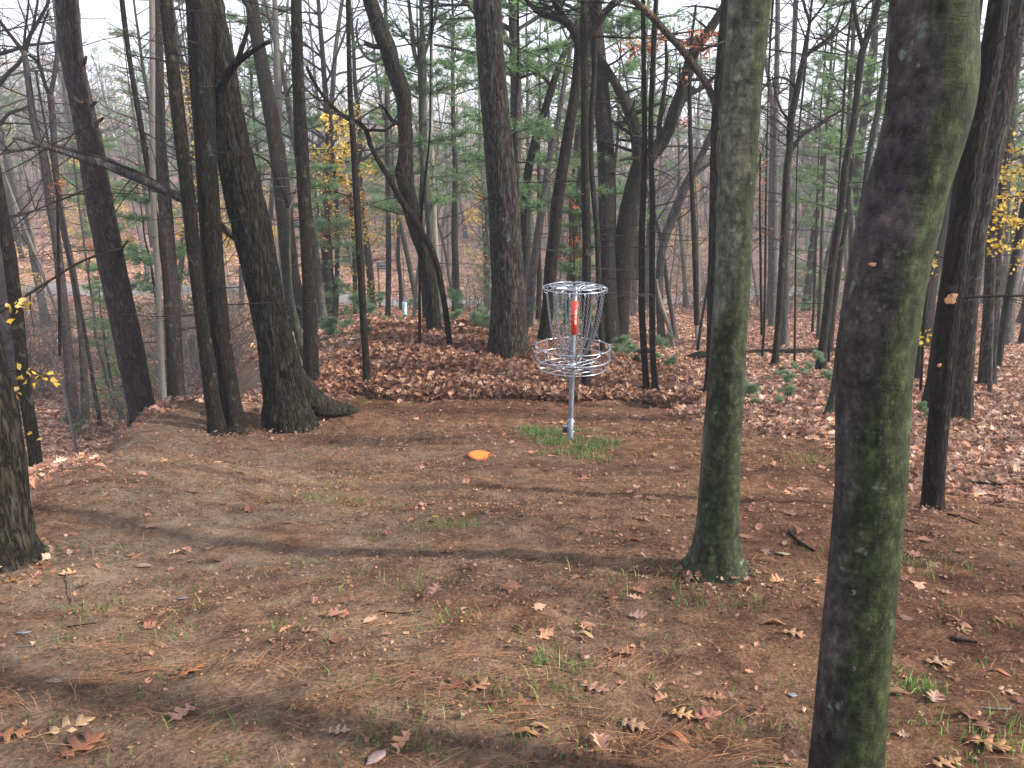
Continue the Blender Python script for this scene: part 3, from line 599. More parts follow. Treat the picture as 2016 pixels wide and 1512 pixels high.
make_tree('bare_oak', 'bare dark tree with crooked spreading limbs, right of the dark green straight trunk',
  [(1524,723,17),(1527,700,14),(1533,625,13),(1538,540,13),(1543,450,12),(1545,400,12),(1549,330,13),(1555,290,13),(1556,243,13),(1569,180,13),(1577,140,12),(1583,111,11)], B_PINE, H=0, crown=False, flare=.3, twigs=26, TL=2.2, sides=12, tw_rng=(2, 12),
  limbs=[('limb', [(1552,305,10),(1566,284,9),(1583,262,8),(1611,248,7),(1640,226,5),(1665,215,3)], B_PINE, 10), ('limb', [(1583,111,10),(1587,80,8),(1594,45,7),(1586,20,6),(1576,-20,5),(1560,-80,3)], B_PINE, 8),
         ('limb', [(1580,118,9),(1600,98,8),(1625,80,7),(1642,62,5),(1656,30,4),(1675,-30,3)], B_PINE, 10), ('limb', [(1570,180,7),(1556,160,6),(1535,152,5),(1513,160,4),(1496,185,3)], B_PINE, 8), ('limb', [(1556,240,6),(1540,220,5),(1528,190,4),(1520,150,3)], B_PINE, 8),
         ('limb', [(1594,45,6),(1610,25,5),(1632,-5,4),(1650,-60,3)], B_PINE, 5)])
make_tree('grey_tree', 'thick grey trunk close behind the bare crooked dark tree, its foot behind the log', [(1543,681,22),(1543,660,18),(1544,600,16),(1548,500,15),(1550,400,14),(1556,250,12),(1565,50,10)], B_GREY, flare=.4, twigs=10, H=16)
make_tree('grey_tree', 'grey trunk far back with a spreading foot, left of the bare crooked dark tree', [(1521,643,19),(1521,620,15),(1523,520,14),(1524,450,13),(1526,300,12),(1530,100,10)], B_GREY, flare=.5, twigs=8, H=17)
for i, (pp, lb_) in enumerate((([(1501,707,6),(1505,620,5),(1507,500,5),(1508,380,4),(1512,200,3)], 'very thin dark sapling standing in front of the left end of the fallen log'),
   ([(1564,718,5),(1565,640,4),(1566,560,4),(1567,450,3),(1570,300,3)], 'very thin dark sapling just right of the bare crooked dark tree'),
   ([(1611,668,9),(1614,600,9),(1617,520,8),(1620,420,7),(1628,250,6)], 'pale green slender stem just left of the straight dark forking trunk'),
   ([(1599,654,6),(1602,600,5),(1605,520,5),(1608,420,4),(1612,300,3)], 'thin straight sapling on the leafy slope left of the pale green stem'),
   ([(1631,720,6),(1634,650,5),(1640,560,4),(1644,480,3),(1650,380,3)], 'thin pale sapling just right of the straight dark forking trunk'),
   ([(1373,693,7),(1380,640,6),(1391,575,5),(1403,502,4),(1408,440,3)], 'thin leaning stem at the left end of the short dark log'),
   ([(826,691,7),(826,640,6),(826,560,6),(827,450,5),(836,360,5),(845,280,4),(848,195,3),(848,120,3)], 'very thin dark straight stem on the leaf mound, left of the curved thin tree'))):
    make_tree('sapling', lb_, pp, B_GREEN if i == 2 else B_DARK, H=7 if i else 6, crown=False, flare=.1, twigs=14, TL=.8, sides=6, tr0=.004, tw_rng=(1, 7))

# ---- centre
make_tree('slim_dark_tree', 'left of two slim dark trunks standing together right of the basket', [(1273,781,17),(1271,740,13),(1268,700,13),(1264,625,13),(1263,550,13),(1264,450,13),(1266,400,12),(1269,280,11),(1267,120,9),(1266,0,9)], B_PINE, twigs=34, TL=1.2, flare=.2, sides=14, H=11)
make_tree('slim_dark_tree', 'right of two slim dark trunks standing together right of the basket', [(1291,782,16),(1288,740,12),(1285,700,12),(1284,600,12),(1284,450,12),(1285,400,11),(1281,280,10),(1283,174,10),(1287,80,9),(1291,0,8)], B_PINE, twigs=34, TL=1.2, flare=.2, sides=14, H=11)
make_tree('pine_tree', 'straight dark trunk rising directly behind the basket chains', [(1154,775,24),(1154,740,19),(1155,650,18),(1155,550,18),(1155,450,18),(1153,400,17),(1151,280,15),(1151,174,15),(1149,80,15),(1149,0,14)], B_PINE, twigs=46, TL=1.3, flare=.15, sides=18)
make_tree('pine_tree', 'thin dark trunk close on the right of the straight one behind the basket chains', [(1186,705,13),(1179,560,11),(1175,450,11),(1164,330,11),(1164,240,12),(1170,150,11),(1171,60,11),(1172,0,10)], B_PINE, twigs=26, TL=1.0, flare=.1, sides=12, H=11)
make_tree('dark_oak', 'blackish leaning trunk seen left of the chains, forking into crooked limbs at the top',
  [(1070,684,34),(1073,650,26),(1079,600,24),(1084,525,25),(1093,450,24),(1097,400,24),(1108,330,22),(1121,250,21),(1133,174,20),(1139,120,20),(1140,85,19)], B_DARK, H=0, crown=False, flare=.3, sides=20, twigs=10, TL=1.4,
  limbs=[('limb', [(1140,90,18),(1127,58,17),(1110,40,16),(1086,32,14),(1066,28,11),(1050,15,9),(1030,-8,8),(1010,-40,6)], B_DARK, 12), ('limb', [(1114,43,13),(1104,25,12),(1092,5,11),(1080,-30,9),(1072,-90,6)], B_DARK, 8), ('limb', [(1140,90,17),(1152,72,16),(1166,60,15),(1178,44,14),(1190,30,13)], B_DARK, 5), ('limb', [(1166,60,10),(1172,30,9),(1180,-10,8),(1195,-90,6)], B_DARK, 8)])
make_tree('big_oak', 'massive straight furrowed oak with pale lichen patches, on the leaf mound left of the basket',
  [(1003,706,88),(1002,690,82),(1001,660,76),(1001,620,69),(1000,580,65),(998,525,62),(995,450,60),(992,400,59),(987,340,57),(982,290,55),(975,220,53),(970,160,52),(964,80,51),(959,0,52)], B_OAK, sides=96, step=.035, flare=.12, H=16, twigs=8, fine=.011, fs=26, lump=.02, rough=.02, kflare=6, tw_rng=(3, 9))
make_tree('gnarled_oak', 'gnarled lumpy dark trunk with a kink, left of the massive straight oak',
  [(858,664,34),(855,640,29),(852,600,26),(846,550,24),(836,500,25),(820,455,28),(811,420,30),(803,380,30),(795,345,34),(798,315,30),(799,280,27),(797,240,27),(796,205,28),(786,165,31),(772,130,28),(765,100,31),(757,80,30),(745,50,27),(729,0,26),(716,-50,24)], B_MOSSOAK, sides=36, step=.05, flare=.2, H=14, lump=.1, rough=.14, fine=.008, fs=28, twigs=10, TL=1.6,
  limbs=[('limb', [(792,245,10),(775,240,8),(765,228,7),(758,215,5),(745,205,3)], B_DARK, 3), ('limb', [(765,95,9),(745,92,10),(730,90,9),(718,84,8)], B_PEEL, 3), ('limb', [(757,110,7),(735,120,6),(715,105,5),(702,70,4),(704,35,3)], B_GREYTWIG, 6)])
make_tree('crooked_tree', 'thin crooked tree arching up and left from the mound, in front of the gnarled oak',
  [(886,695,13),(884,670,12),(879,625,12),(872,580,12),(866,548,13),(861,525,13),(848,488,13),(832,462,14),(817,435,15),(800,410,14),(786,388,13),(765,350,11),(750,325,10),(740,308,10),(729,285,9),(723,262,10),(709,243,9),(685,234,8),(665,220,8),(648,203,7),(630,180,6),(612,150,6),(603,130,5)], B_DARK, ly=-.06, H=0, crown=False, sides=14, step=.05, flare=.1, lump=.08, rough=.1,
  limbs=[('limb', [(721,257,6),(740,256,6),(757,257,6),(768,250,5),(779,243,5),(790,240,3)], B_DARK, 0, .955), ('limb', [(640,198,4),(628,196,3),(606,180,2)], B_DARK, 3, .945)], twigs=10, TL=.8)
make_tree('pine_tree', 'slim dark straight trunk standing at the left foot of the leaf mound', [(724,766,24),(723,755,18),(720,700,14),(716,640,14),(712,560,15),(708,500,14),(705,450,13),(702,390,14),(697,300,13),(692,230,11),(689,174,11),(686,60,9),(685,0,9)], B_PINE, twigs=50, TL=1.4, flare=.35, sides=16, H=12, kflare=4)
make_tree('bare_tree', 'straight purplish thin trunk behind the leaf mound, right of the green park sign', [(763,632,13),(764,600,11),(765,500,11),(764,400,10),(762,280,9),(761,140,8),(760,60,8)], B_PINEGREY, Y=21, flare=.1, twigs=8, H=14)
make_tree('mossy_tree', 'green tinged straight tree with pine sprays around it, just right of the gnarled oak', [(858,620,17),(853,520,17),(846,440,16),(838,350,17),(833,280,17),(832,200,16),(832,130,15),(832,70,12)], B_GREEN, Y=17, flare=.1, H=0, crown=False, twigs=8, TL=1.6,
  limbs=[('limb', [(832,140,10),(822,125,9),(814,95,9),(810,50,8),(804,0,7),(800,-60,5)], B_GREEN, 6), ('limb', [(832,90,10),(830,40,9),(829,0,8),(828,-80,5)], B_GREEN, 6), ('limb', [(834,110,8),(846,75,7),(855,40,6),(862,0,5),(868,-50,4)], B_GREEN, 6)])
make_tree('pale_tree', 'sunlit pale trunk showing between the gnarled oak and the massive straight oak', [(868,600,13),(862,540,13),(857,480,12),(854,400,10),(850,300,9),(848,200,8)], B_PALE, Y=24, H=12, flare=.1)
make_tree('leaning_tree', 'dark trunk leaning right, just right of the massive straight oak', [(1026,560,17),(1029,480,18),(1030,420,18),(1035,370,18),(1041,330,17),(1050,290,16),(1061,250,16),(1074,212,15),(1086,175,15),(1094,148,14),(1104,122,13),(1113,100,12),(1130,60,10)], B_DARK, Y=16, flare=.1, H=13, twigs=8, TL=1.6,
  limbs=[('limb', [(1086,175,8),(1078,160,8),(1062,143,7),(1042,132,5),(1020,128,3)], B_DARK, 6)])
make_tree('leaning_tree', 'grey leaning trunk between the leaning dark one and the blackish leaning trunk', [(1044,590,17),(1050,530,16),(1058,470,16),(1067,410,15),(1077,340,13),(1088,280,12),(1100,230,11),(1115,139,10),(1130,60,8)], B_GREY, Y=19, flare=.1, H=14, twigs=8, TL=1.5)
make_tree('forked_tree', 'thick dark tree forking into a wide Y behind the two slim dark trunks',
  [(1219,681,46),(1220,660,36),(1222,600,36),(1226,540,38),(1230,480,42),(1236,430,40),(1246,380,38),(1258,340,40),(1268,310,38)], B_PINE, H=0, crown=False, sides=24, flare=.2, twigs=4, lump=.08,
  limbs=[('limb', [(1258,335,22),(1256,300,22),(1250,255,23),(1237,215,22),(1222,185,18),(1210,162,16),(1192,132,14),(1178,100,12),(1160,50,10),(1150,-20,8)], B_PINE, 12), ('limb', [(1272,320,30),(1284,302,28),(1300,285,27),(1317,255,26),(1330,215,25),(1345,172,24),(1361,115,22),(1378,85,20),(1396,60,18),(1412,35,17),(1428,5,15),(1440,-40,12)], B_PINE, 14),
         ('limb', [(1325,235,12),(1344,201,11),(1362,184,10),(1385,172,9),(1402,155,8),(1424,140,7),(1450,130,4)], B_PINE, 8), ('limb', [(1300,290,13),(1298,250,11),(1305,200,9),(1312,140,7),(1310,60,5)], B_PINE, 8)])
make_tree('leaning_tree', 'dark trunk leaning into the left side of the wide Y shaped tree', [(1172,672,26),(1180,635,22),(1192,589,22),(1203,550,22),(1213,515,23),(1224,475,22),(1236,440,20),(1244,410,16)], B_PINE, flare=.2, H=0, crown=False, sides=16)
make_tree('leaning_tree', 'trunk leaning far right, between the slim dark pair and the dark green straight trunk', [(1302,682,20),(1301,640,15),(1298,580,15),(1300,520,16),(1309,470,17),(1320,440,19),(1336,400,18),(1351,364,17),(1368,333,16),(1382,305,14),(1400,265,13),(1420,215,11),(1440,150,9)], B_GREY, flare=.3, H=11, twigs=6, TL=1.5,
  limbs=[('limb', [(1352,360,7),(1368,344,7),(1386,330,6),(1406,318,5),(1425,300,3)], B_GREY, 5)])
make_tree('dead_snag', 'pale curved dead stem arching left beside the slim dark pair', [(1324,686,9),(1320,655,9),(1312,628,9),(1303,605,9),(1297,582,8),(1294,565,6),(1293,550,4)], B_PALE, H=0, crown=False, flare=.1, sides=9, step=.08)
t = make_tree('rough_tree', 'rough dark trunk touching the left side of the dark green one, with peeling tan limb',
  [(1402,782,48),(1403,765,34),(1405,700,27),(1406,600,26),(1408,500,25),(1409,400,24),(1410,295,23),(1413,225,23),(1420,120,20),(1428,30,18),(1432,0,18)], B_MOSSOAK, sides=24, step=.06, flare=.2, twigs=16, TL=1.2, fine=.006, fs=30,
  limbs=[('limb', [(1415,222,13),(1408,205,14),(1398,180,14),(1385,156,14),(1368,132,15),(1351,108,15),(1333,86,14),(1316,69,14),(1298,48,13),(1282,31,13),(1262,12,12),(1240,-3,11),(1210,-30,10)], B_PEEL, 5), ('root', [(1395,776,16),(1380,772,15),(1365,776,13),(1352,783,11),(1345,788,7)], B_MOSSOAK, 0)])

# ---- left
make_tree('big_oak', 'biggest leaning furrowed oak on the left, its mossy foot spreading a root to the right',
  [(572,840,102),(566,815,96),(563,780,86),(556,740,78),(549,700,73),(540,660,68),(531,625,65),(519,560,66),(507,500,69),(496,450,71),(484,400,71),(470,340,67),(457,280,62),(445,200,54),(438,130,48),(428,60,42),(420,0,36),(412,-60,32)], B_MOSSOAK, sides=110, step=.03, flare=.05, H=13, fine=.013, fs=24, lump=.03, rough=.02, kflare=3, twigs=5, tw_rng=(3, 8),
  limbs=[('root', [(562,715,40),(578,745,52),(598,772,52),(620,792,50),(642,801,42),(664,804,32),(684,806,24),(700,812,18),(712,822,12)], B_MOSSOAK, 0, .985, .105), ('dead_limb', [(432,180,15),(441,160,15),(450,142,15),(461,128,14),(474,117,12),(487,108,10),(507,94,9),(531,81,7)], B_DARK, 0, .965, -.03), ('dead_limb', [(466,124,10),(472,105,10),(478,88,9),(486,62,8),(490,40,5)], B_DARK, 0, .95), ('root', [(540,820,30),(536,835,26),(528,846,16),(518,854,6)], B_MOSSOAK, 0, .98)])
make_tree('pine_tree', 'left trunk of the dark pair standing on the ridge left of the big leaning oak',
  [(428,853,38),(424,820,33),(417,780,30),(412,730,31),(406,690,28),(400,650,25),(388,550,25),(380,480,26),(372,400,26),(364,330,26),(357,280,26),(345,174,26),(336,90,25),(326,0,24)], B_PINE, sides=28, step=.06, flare=.12, H=12, twigs=46, TL=1.3, tw_rng=(1.0, 7))
make_tree('pine_tree', 'thicker right trunk of the dark pair on the ridge left of the big leaning oak',
  [(468,850,50),(462,820,38),(455,780,34),(449,740,33),(443,700,32),(434,650,35),(427,580,37),(420,520,40),(416,460,40),(412,400,39),(407,330,40),(404,280,41),(401,174,42),(398,100,42),(392,0,44)], B_PINE, sides=32, step=.05, flare=.12, H=12, twigs=34, TL=1.3, tw_rng=(1.0, 7), lump=.05,
  limbs=[('root', [(458,846,20),(440,851,14),(420,858,10),(398,867,8),(380,875,4)], B_DARK, 0, .985, -.05)])
make_tree('pine_tree', 'dark trunk wedged just behind the dark pair on the ridge', [(432,838,30),(425,760,22),(416,640,22),(408,550,20),(402,430,19),(393,300,18),(382,150,18),(374,0,17)], B_DARK, Y=8.1, sides=16, flare=.1, H=12, twigs=14)
make_tree('pine_tree', 'dark straight trunk rising behind the right shoulder of the big leaning oak', [(613,763,34),(613,740,31),(612,700,30),(611,650,28),(608,550,27),(604,450,28),(600,400,26),(597,340,26),(593,280,26),(588,174,23),(585,80,22),(583,0,21)], B_PINE, sides=28, step=.06, flare=.1, H=13, twigs=52, TL=1.5, tw_rng=(1.5, 8))
make_tree('leaning_tree', 'small trunk slanting out behind the foot of the big leaning oak, rising as thin stem', [(618,742,17),(600,700,18),(588,660,17),(577,610,12),(571,560,9),(570,525,8),(569,470,8),(569,410,8)], B_GREEN, H=0, crown=False, sides=12, twigs=8,
  limbs=[('limb', [(569,412,7),(560,385,6),(545,350,5),(528,318,4),(505,305,3)], B_DARK, 6), ('limb', [(569,412,6),(577,390,5),(585,365,4),(590,330,3)], B_GREYTWIG, 5)])
make_tree('pine_tree', 'large purplish brown leaning trunk with snapped branch stubs, left part of the picture',
  [(282,816,56),(279,800,51),(274,780,50),(266,740,50),(258,700,51),(250,660,51),(242,625,50),(226,550,50),(212,480,50),(196,400,49),(186,340,47),(177,280,46),(165,225,43),(154,174,41),(145,130,40),(139,90,41),(135,50,42),(131,0,43)], B_PINEGREY, Y=8.5, sides=48, step=.05, flare=.06, H=14, twigs=10, TL=1.0, fine=.005, fs=40, lump=.03, rough=.03,
  limbs=[('stub', [(160,130,9),(167,122,7),(170,110,4)], B_DARK, 0), ('stub', [(165,205,8),(152,200,9),(142,192,7)], B_WOUND if False else B_PEEL, 0, .97), ('stub', [(180,210,7),(186,203,5),(190,200,4)], B_DARK, 0, .97), ('stub', [(183,248,11),(192,241,8),(203,232,5)], B_PEEL, 0, .97), ('stub', [(232,506,8),(240,490,5),(252,474,3)], B_DARK, 2, .97)])
make_tree('grey_tree', 'purple grey straight trunk behind the pale slender pair, left of the dark pair', [(354,790,22),(352,740,19),(345,640,22),(339,560,24),(333,500,25),(329,450,26),(324,390,25),(319,330,23),(316,270,20),(314,150,17),(312,0,14)], B_PINEGREY, Y=12.5, flare=.1, twigs=14, TL=1.2, sides=20)
make_tree('slender_tree', 'pale slender trunk with whitish bare lower part, on the ridge left of the dark pair', [(323,792,14),(321,770,13),(318,720,12),(315,650,11),(311,550,11),(306,470,11),(302,400,11),(300,280,11),(300,150,11),(299,0,11)], B_PALE, Y=9.2, H=11, flare=.15, twigs=14, TL=1.1, sides=12)
make_tree('slender_tree', 'slender dark trunk crossing behind the pale slender one and bending left at the top', [(341,783,22),(339,750,18),(336,700,17),(330,600,14),(325,540,12),(316,470,11),(305,420,11),(299,385,11),(293,345,11),(288,312,11),(276,240,11),(264,170,10),(251,90,10),(240,0,10)], B_PINE, Y=9.8, H=12, flare=.15, twigs=16, TL=1.1, sides=14)
make_tree('dark_tree', 'dark smooth trunk in the gully at the far left, beside the yellow leaves', [(71,918,25),(67,880,24),(54,800,24),(47,750,22),(42,700,21),(37,650,22),(31,600,24),(24,550,24),(18,500,24),(8,450,24),(0,400,23),(-14,320,22),(-30,200,20)], B_PINE, Y=6.5, sides=24, step=.07, flare=.1, H=11, twigs=6)
make_tree('oak_tree', 'broad rough trunk cut off by the left edge in the near foreground', [(-12,1105,172),(-16,1085,160),(-22,1050,150),(-28,1000,146),(-42,900,152),(-62,800,156),(-88,700,156),(-115,580,150),(-180,350,135),(-260,100,120)], B_MOSSOAK, sides=110, step=.03, flare=.04, H=12, fine=.012, fs=26, lump=.02, kflare=5)
make_tree('bare_oak', 'crooked grey oak in the gully forking low, beside the far left dark trunk',
  [(146,835,30),(143,800,22),(137,728,20),(131,660,18),(125,600,18),(114,500,16),(108,450,16),(101,410,17),(94,360,17),(84,300,15),(72,262,14),(64,225,13),(57,170,12),(52,130,12),(46,100,11)], B_PINEGREY, H=0, crown=False, flare=.5, twigs=16, TL=1.6, kflare=3, sides=16,
  limbs=[('limb', [(46,102,10),(32,84,8),(15,62,7),(0,42,6),(-20,20,5)], B_DARK, 8), ('limb', [(48,95,9),(58,72,8),(74,45,7),(92,12,6),(104,-20,4)], B_DARK, 8), ('limb', [(46,100,5),(50,60,5),(55,20,4),(58,-30,3)], B_DARK, 5)])
make_tree('bare_oak', 'second crooked gully oak, forking into an upright Y left of the large purplish trunk',
  [(168,827,16),(166,760,14),(160,650,13),(146,550,12),(135,495,12),(125,450,12),(116,390,12),(110,345,12),(107,300,12),(105,250,12),(101,205,12),(98,185,11)], B_PINEGREY, H=0, crown=False, flare=.2, twigs=14, TL=1.5, sides=12,
  limbs=[('limb', [(98,188,8),(88,165,7),(80,135,7),(70,118,6),(56,108,5)], B_DARK, 7), ('limb', [(99,188,9),(106,155,8),(112,110,8),(116,60,7),(120,0,6),(124,-60,4)], B_PINEGREY, 7), ('limb', [(78,130,5),(74,95,4),(82,60,4),(95,20,3)], B_DARK, 5)])
make_tree('sapling', 'thin dark stem in the gully just right of the two crooked oaks', [(199,838,9),(188,780,8),(175,700,7),(157,600,6),(139,520,6),(127,450,5),(112,370,4)], B_DARK, H=7, crown=False, twigs=14, sides=8, flare=.1)
make_tree('mossy_tree', 'short greenish crooked stem in the gully left of the large purplish trunk', [(240,826,12),(234,800,10),(222,780,9),(212,750,8),(205,720,8),(196,690,7),(188,658,6),(186,620,5),(178,570,4)], B_GREEN, H=5, crown=False, twigs=18, TL=.9, sides=9, flare=.2, tw_rng=(.4, 6))
make_tree('sapling', 'pale thin sapling beneath the yellow leaves on the left', [(142,845,6),(125,760,6),(102,700,6),(84,660,5),(66,620,4),(60,600,3)], B_PALE, Y=8.5, H=0, crown=False, twigs=12, TL=.8, sides=6, flare=.1, tmat=B_GREYTWIG, tr0=.005, tw_rng=(.3, 6))
make_tree('birch_like_tree', 'pale grey spotted trunk between the big leaning oak and the dark straight trunk', [(566,640,15),(560,580,15),(555,500,14),(551,400,14),(549,280,14),(547,174,14),(544,80,12),(541,0,10)], B_PALE, Y=18, H=13, flare=.1, twigs=18, TL=1.5, sides=14)
# poles lodged between trunks
def pole(name, label, pts, Ys_, mt, k=0, TL=1., sides=12, cat='fallen pole', step=.08):
    rows = []; 
    for (u, v, w_), y in zip(pts, Ys_): rows.append([*P(u, v, y), w_ * px2m(v, y) / 2])
    A = smooth_path(rows, step); base = A[0, :3].copy(); A[:, :3] -= base; m = MB(); tube(m, A[:, :3], A[:, 3], sides, disp=bark_disp(5, 0, 3, lump=.06, rough=.1)); root = empty(name, base, label, cat); m.build('stem', mt, root)
    rnd = random.Random(int(pts[0][0]));
    if k:
        for _ in range(k):
            m = MB(); q = rnd.randint(2, len(A) - 1); d = np.array([rnd.uniform(-1, .6), rnd.uniform(-.5, .5), rnd.uniform(-.7, .8)]); branch(m, rnd, A[q, :3], d, TL * rnd.uniform(.3, 1), .007, 1, 4, 0, .2, (2, 4)); m.build('twig', B_TWIG, root)
    return root
pole('fallen_tree', 'long pale slanting fallen trunk lodged across the dark pair on the left', [(472,474,14),(452,460,14),(430,440,15),(395,413,15),(354,388,16),(312,369,17),(280,355,17),(243,340,16),(200,322,15),(156,309,14),(110,294,12),(80,284,11),(42,274,8),(25,272,4)], np.linspace(8.4, 7.4, 14), B_GREY, 16, .9)
pole('fallen_branch', 'thinner slanting dead branch running just above the long fallen trunk', [(310,362,9),(280,343,9),(240,328,8),(200,312,8),(150,300,7),(100,285,6),(60,292,5),(20,300,4),(-10,306,3)], np.linspace(8.1, 7.3, 9), B_TWIG, 12, .8, 8, 'dead branch')
pole('dead_branch', 'long bare twig slanting across the far left dark trunk towards the large purplish trunk', [(236,490,5),(190,503,5),(150,520,5),(110,545,5),(70,570,5),(40,590,5),(0,615,5),(-30,640,4)], np.linspace(7.0, 5.2, 8), B_DARK, 5, .5, 7, 'dead branch')
pole('dead_branch', 'bare branch reaching left from the large purplish trunk at picture left', [(190,360,4),(150,382,4),(100,400,4),(60,418,4),(20,428,4),(-20,430,3)], np.linspace(8.4, 6.8, 6), B_TWIG, 10, .8, 6, 'dead branch')
# logs
pole('fallen_log', 'long dark weathered log lying on the leafy slope at right', [(1470,692,4),(1490,691,7),(1530,691,8),(1570,691,9),(1610,690,11),(1640,691,12),(1690,690,12),(1740,690,10)], [float(G(1590, 697)[1])] * 8, B_DARK, 3, .4, cat='log')
pole('fallen_log', 'thin pale log lying just in front of the long dark one at right', [(1490,696,4),(1540,698,4),(1580,700,5),(1620,706,5),(1660,710,4)], [float(G(1590, 703)[1])] * 5, B_GREY, 0, .4, cat='log')
pole('fallen_log', 'short dark log with a broken end, left of the dark green straight trunk', [(1345,708,9),(1360,704,15),(1380,699,17),(1400,702,16),(1425,706,12)], [float(G(1375, 709)[1])] * 5, B_DARK, 2, .3, cat='log')
pole('fallen_log', 'black rotting log beside the green seedlings right of the basket tray', [(1228,684,9),(1238,690,14),(1252,695,15),(1268,693,12),(1285,689,8)], [float(G(1250, 702)[1])] * 5, B_DARK, 2, .3, cat='log')
g = G(1253, 728); e = empty('tree_stump', g, 'small black jagged stump left of the slim dark pair of trunks', 'stump'); m = MB(); tube(m, np.array([(0, 0, -.05), (0, 0, .05), (.01, 0, .12), (-.01, 0, .19), (0, 0, .23)]), np.array([.085, .07, .06, .05, .02]), 14, disp=bark_disp(4, .4, 3, lump=.2, rough=.3)); m.build('stump_wood', B_DARK, e)

# ================================================================ DISC GOLF BASKET
M_GALV = mat('galvanised_wire', (.55, .58, .62), .32, .85, .5); N = NT(M_GALV); N.out(N.ramp(N.noise(N.coord(), 40, 3), [(.3, (.32, .36, .42)), (.7, (.50, .54, .61))]))
M_POLE = mat('dull_galvanised_pole', (.3, .32, .36), .5, .6, .4); N = NT(M_POLE); N.out(N.ramp(N.noise(N.coord((1, 1, .4)), 35, 5), [(.3, (.13, .145, .17)), (.7, (.25, .27, .31))]))
M_CHAIN = mat('chain_metal', (.22, .24, .27), .4, .9, .5)
M_BAND = mat('red_orange_band', (.62, .045, .02), .45, 0, .5)
M_WHITE = mat('white_lettering', (.8, .8, .8), .5)
M_BLACK = mat('black_padlock', (.03, .035, .04), .45, .2, .5)
def cyl(mb, c, r, h, n=28, r2=None, col=None):
    tube(mb, [(c[0], c[1], c[2]), (c[0], c[1], c[2] + h)], [r, r2 or r], n, col, cap=True)
BP = P(1122, 866, 6.85); BP[2] = float(terr(BP[0], BP[1])) - .0
bk = empty('disc_golf_basket', BP, 'galvanised disc golf basket with hanging chains and a red band on its pole', 'disc golf basket')
bk.rotation_euler = (0, R(.6), 0)
m = MB(); tube(m, [(0, 0, -.05), (0, 0, .15), (0, 0, 1.42), (0, 0, 1.425)], [.0235, .0235, .0235, .018], 28); m.build('pole', M_POLE, bk)
m = MB(); tube(m, [(0, 0, -.05), (0, 0, .205), (0, 0, .207), (0, 0, .2075)], [.0295, .0295, .027, .024], 28, cap=False); sl_ = m.build('ground_sleeve', M_POLE, bk)
m = MB()
for z in (.07, .17): cyl_p = [(-.028, 0, z), (.036, 0, z)]; tube(m, cyl_p, .006, 8)
for s_ in (1, -1):
    tube(m, [(s_ * .029, -.0, .17), (s_ * .037, 0, .17)], .009, 6)
m.build('bolt', M_GALV, sl_)
m = MB(); tube(m, [(-.045, -.012, .085), (-.045, .012, .085)], [.022, .022], 12); tube(m, [(-.03, 0, .115), (-.042, 0, .125), (-.056, 0, .115), (-.056, 0, .09)], .0045, 7); lk = m.build('padlock', M_BLACK, bk)
m = MB(); tube(m, [(-.028, 0, .125), (-.062, 0, .128)], [.012, .012], 12); tube(m, [(-.062, -.0, .11), (-.062, 0, .14)], .004, 6); m.build('hasp', M_GALV, bk)
# red band with faint pictogram and white strip of lettering
m = MB(); tube(m, [(0, 0, 1.0), (0, 0, 1.0005), (0, 0, 1.3), (0, 0, 1.3005)], [.024, .033, .033, .024], 32, cap=False); bd = m.build('number_band', M_BAND, bk)
def on_band(th, z, r=.0337): return (math.sin(th) * r, -math.cos(th) * r, z)
m = MB(); rr = random.Random(5)
def bstroke(t0, z0, t1, z1, w_=.0016, mm=None):
    n = 4; A = [on_band(t0 + (t1 - t0) * i / n, z0 + (z1 - z0) * i / n) for i in range(n + 1)]; tube(mm, A, w_, 5)
z = 1.095
for k in range(11):   # illegible tall vertical line of small white letters
    t0 = .12; t1 = .62
    pat = rr.choice((0, 1, 2, 3))
    bstroke(t0, z, t1, z, mm=m); 
    if pat in (0, 2): bstroke(t0, z + .007, t1, z + .007, mm=m)
    if pat in (1, 2): bstroke(t1, z, t1, z + .008, mm=m)
    if pat in (0, 3): bstroke(t0, z, t0, z + .008, mm=m)
    z += .0125
m.build('lettering', M_WHITE, bd)
m = MB()
for z, a0, a1 in ((1.165, -.75, -.45), (1.175, -.65, -.35), (1.155, -.6, -.3), (1.17, .85, 1.2), (1.16, .9, 1.15)): bstroke(a0, z, a1, z + .012, .003, m)
m.build('pictogram', mat('dark_red_print', (.12, .01, .01), .5), bd)
# chain holder: two rings, hub and zigzag spokes
m = MB(); ring(m, (0, 0, 1.415), .282, .0045); m.build('outer_ring', M_GALV, bk)
m = MB(); ring(m, (0, 0, 1.432), .222, .0045, 56); ring(m, (0, 0, 1.422), .10, .0045, 40); m.build('inner_ring', M_GALV, bk)
m = MB()
for k in range(12):
    a0 = k * math.pi / 6; a1 = a0 + math.pi / 12
    for aa, bb in ((a0, a1), (a1 + math.pi / 12, a1)):
        tube(m, [(math.cos(bb) * .04, math.sin(bb) * .04, 1.40), (math.cos(bb) * .10, math.sin(bb) * .10, 1.425), (math.cos(aa) * .222, math.sin(aa) * .222, 1.428), (math.cos(aa) * .282, math.sin(aa) * .282, 1.413)], .0036, 6)
for k in range(6):
    a0 = k * math.pi / 3; tube(m, [(0, 0, 1.39), (math.cos(a0) * .09, math.sin(a0) * .09, 1.42)], .005, 6)
m.build('spokes', M_GALV, bk)
for k in range(12):     # hooks under the ring
    a0 = (k + .5) * math.pi / 6; m = MB(); c_, s_ = math.cos(a0), math.sin(a0)
    tube(m, [(c_ * (.262 + x), s_ * (.262 + x), 1.408 + z) for x, z in ((.02, .004), (.022, -.012), (.012, -.026), (-.004, -.028), (-.014, -.016), (-.014, -.002))], .0036, 6); m.build('hook', M_GALV, bk)
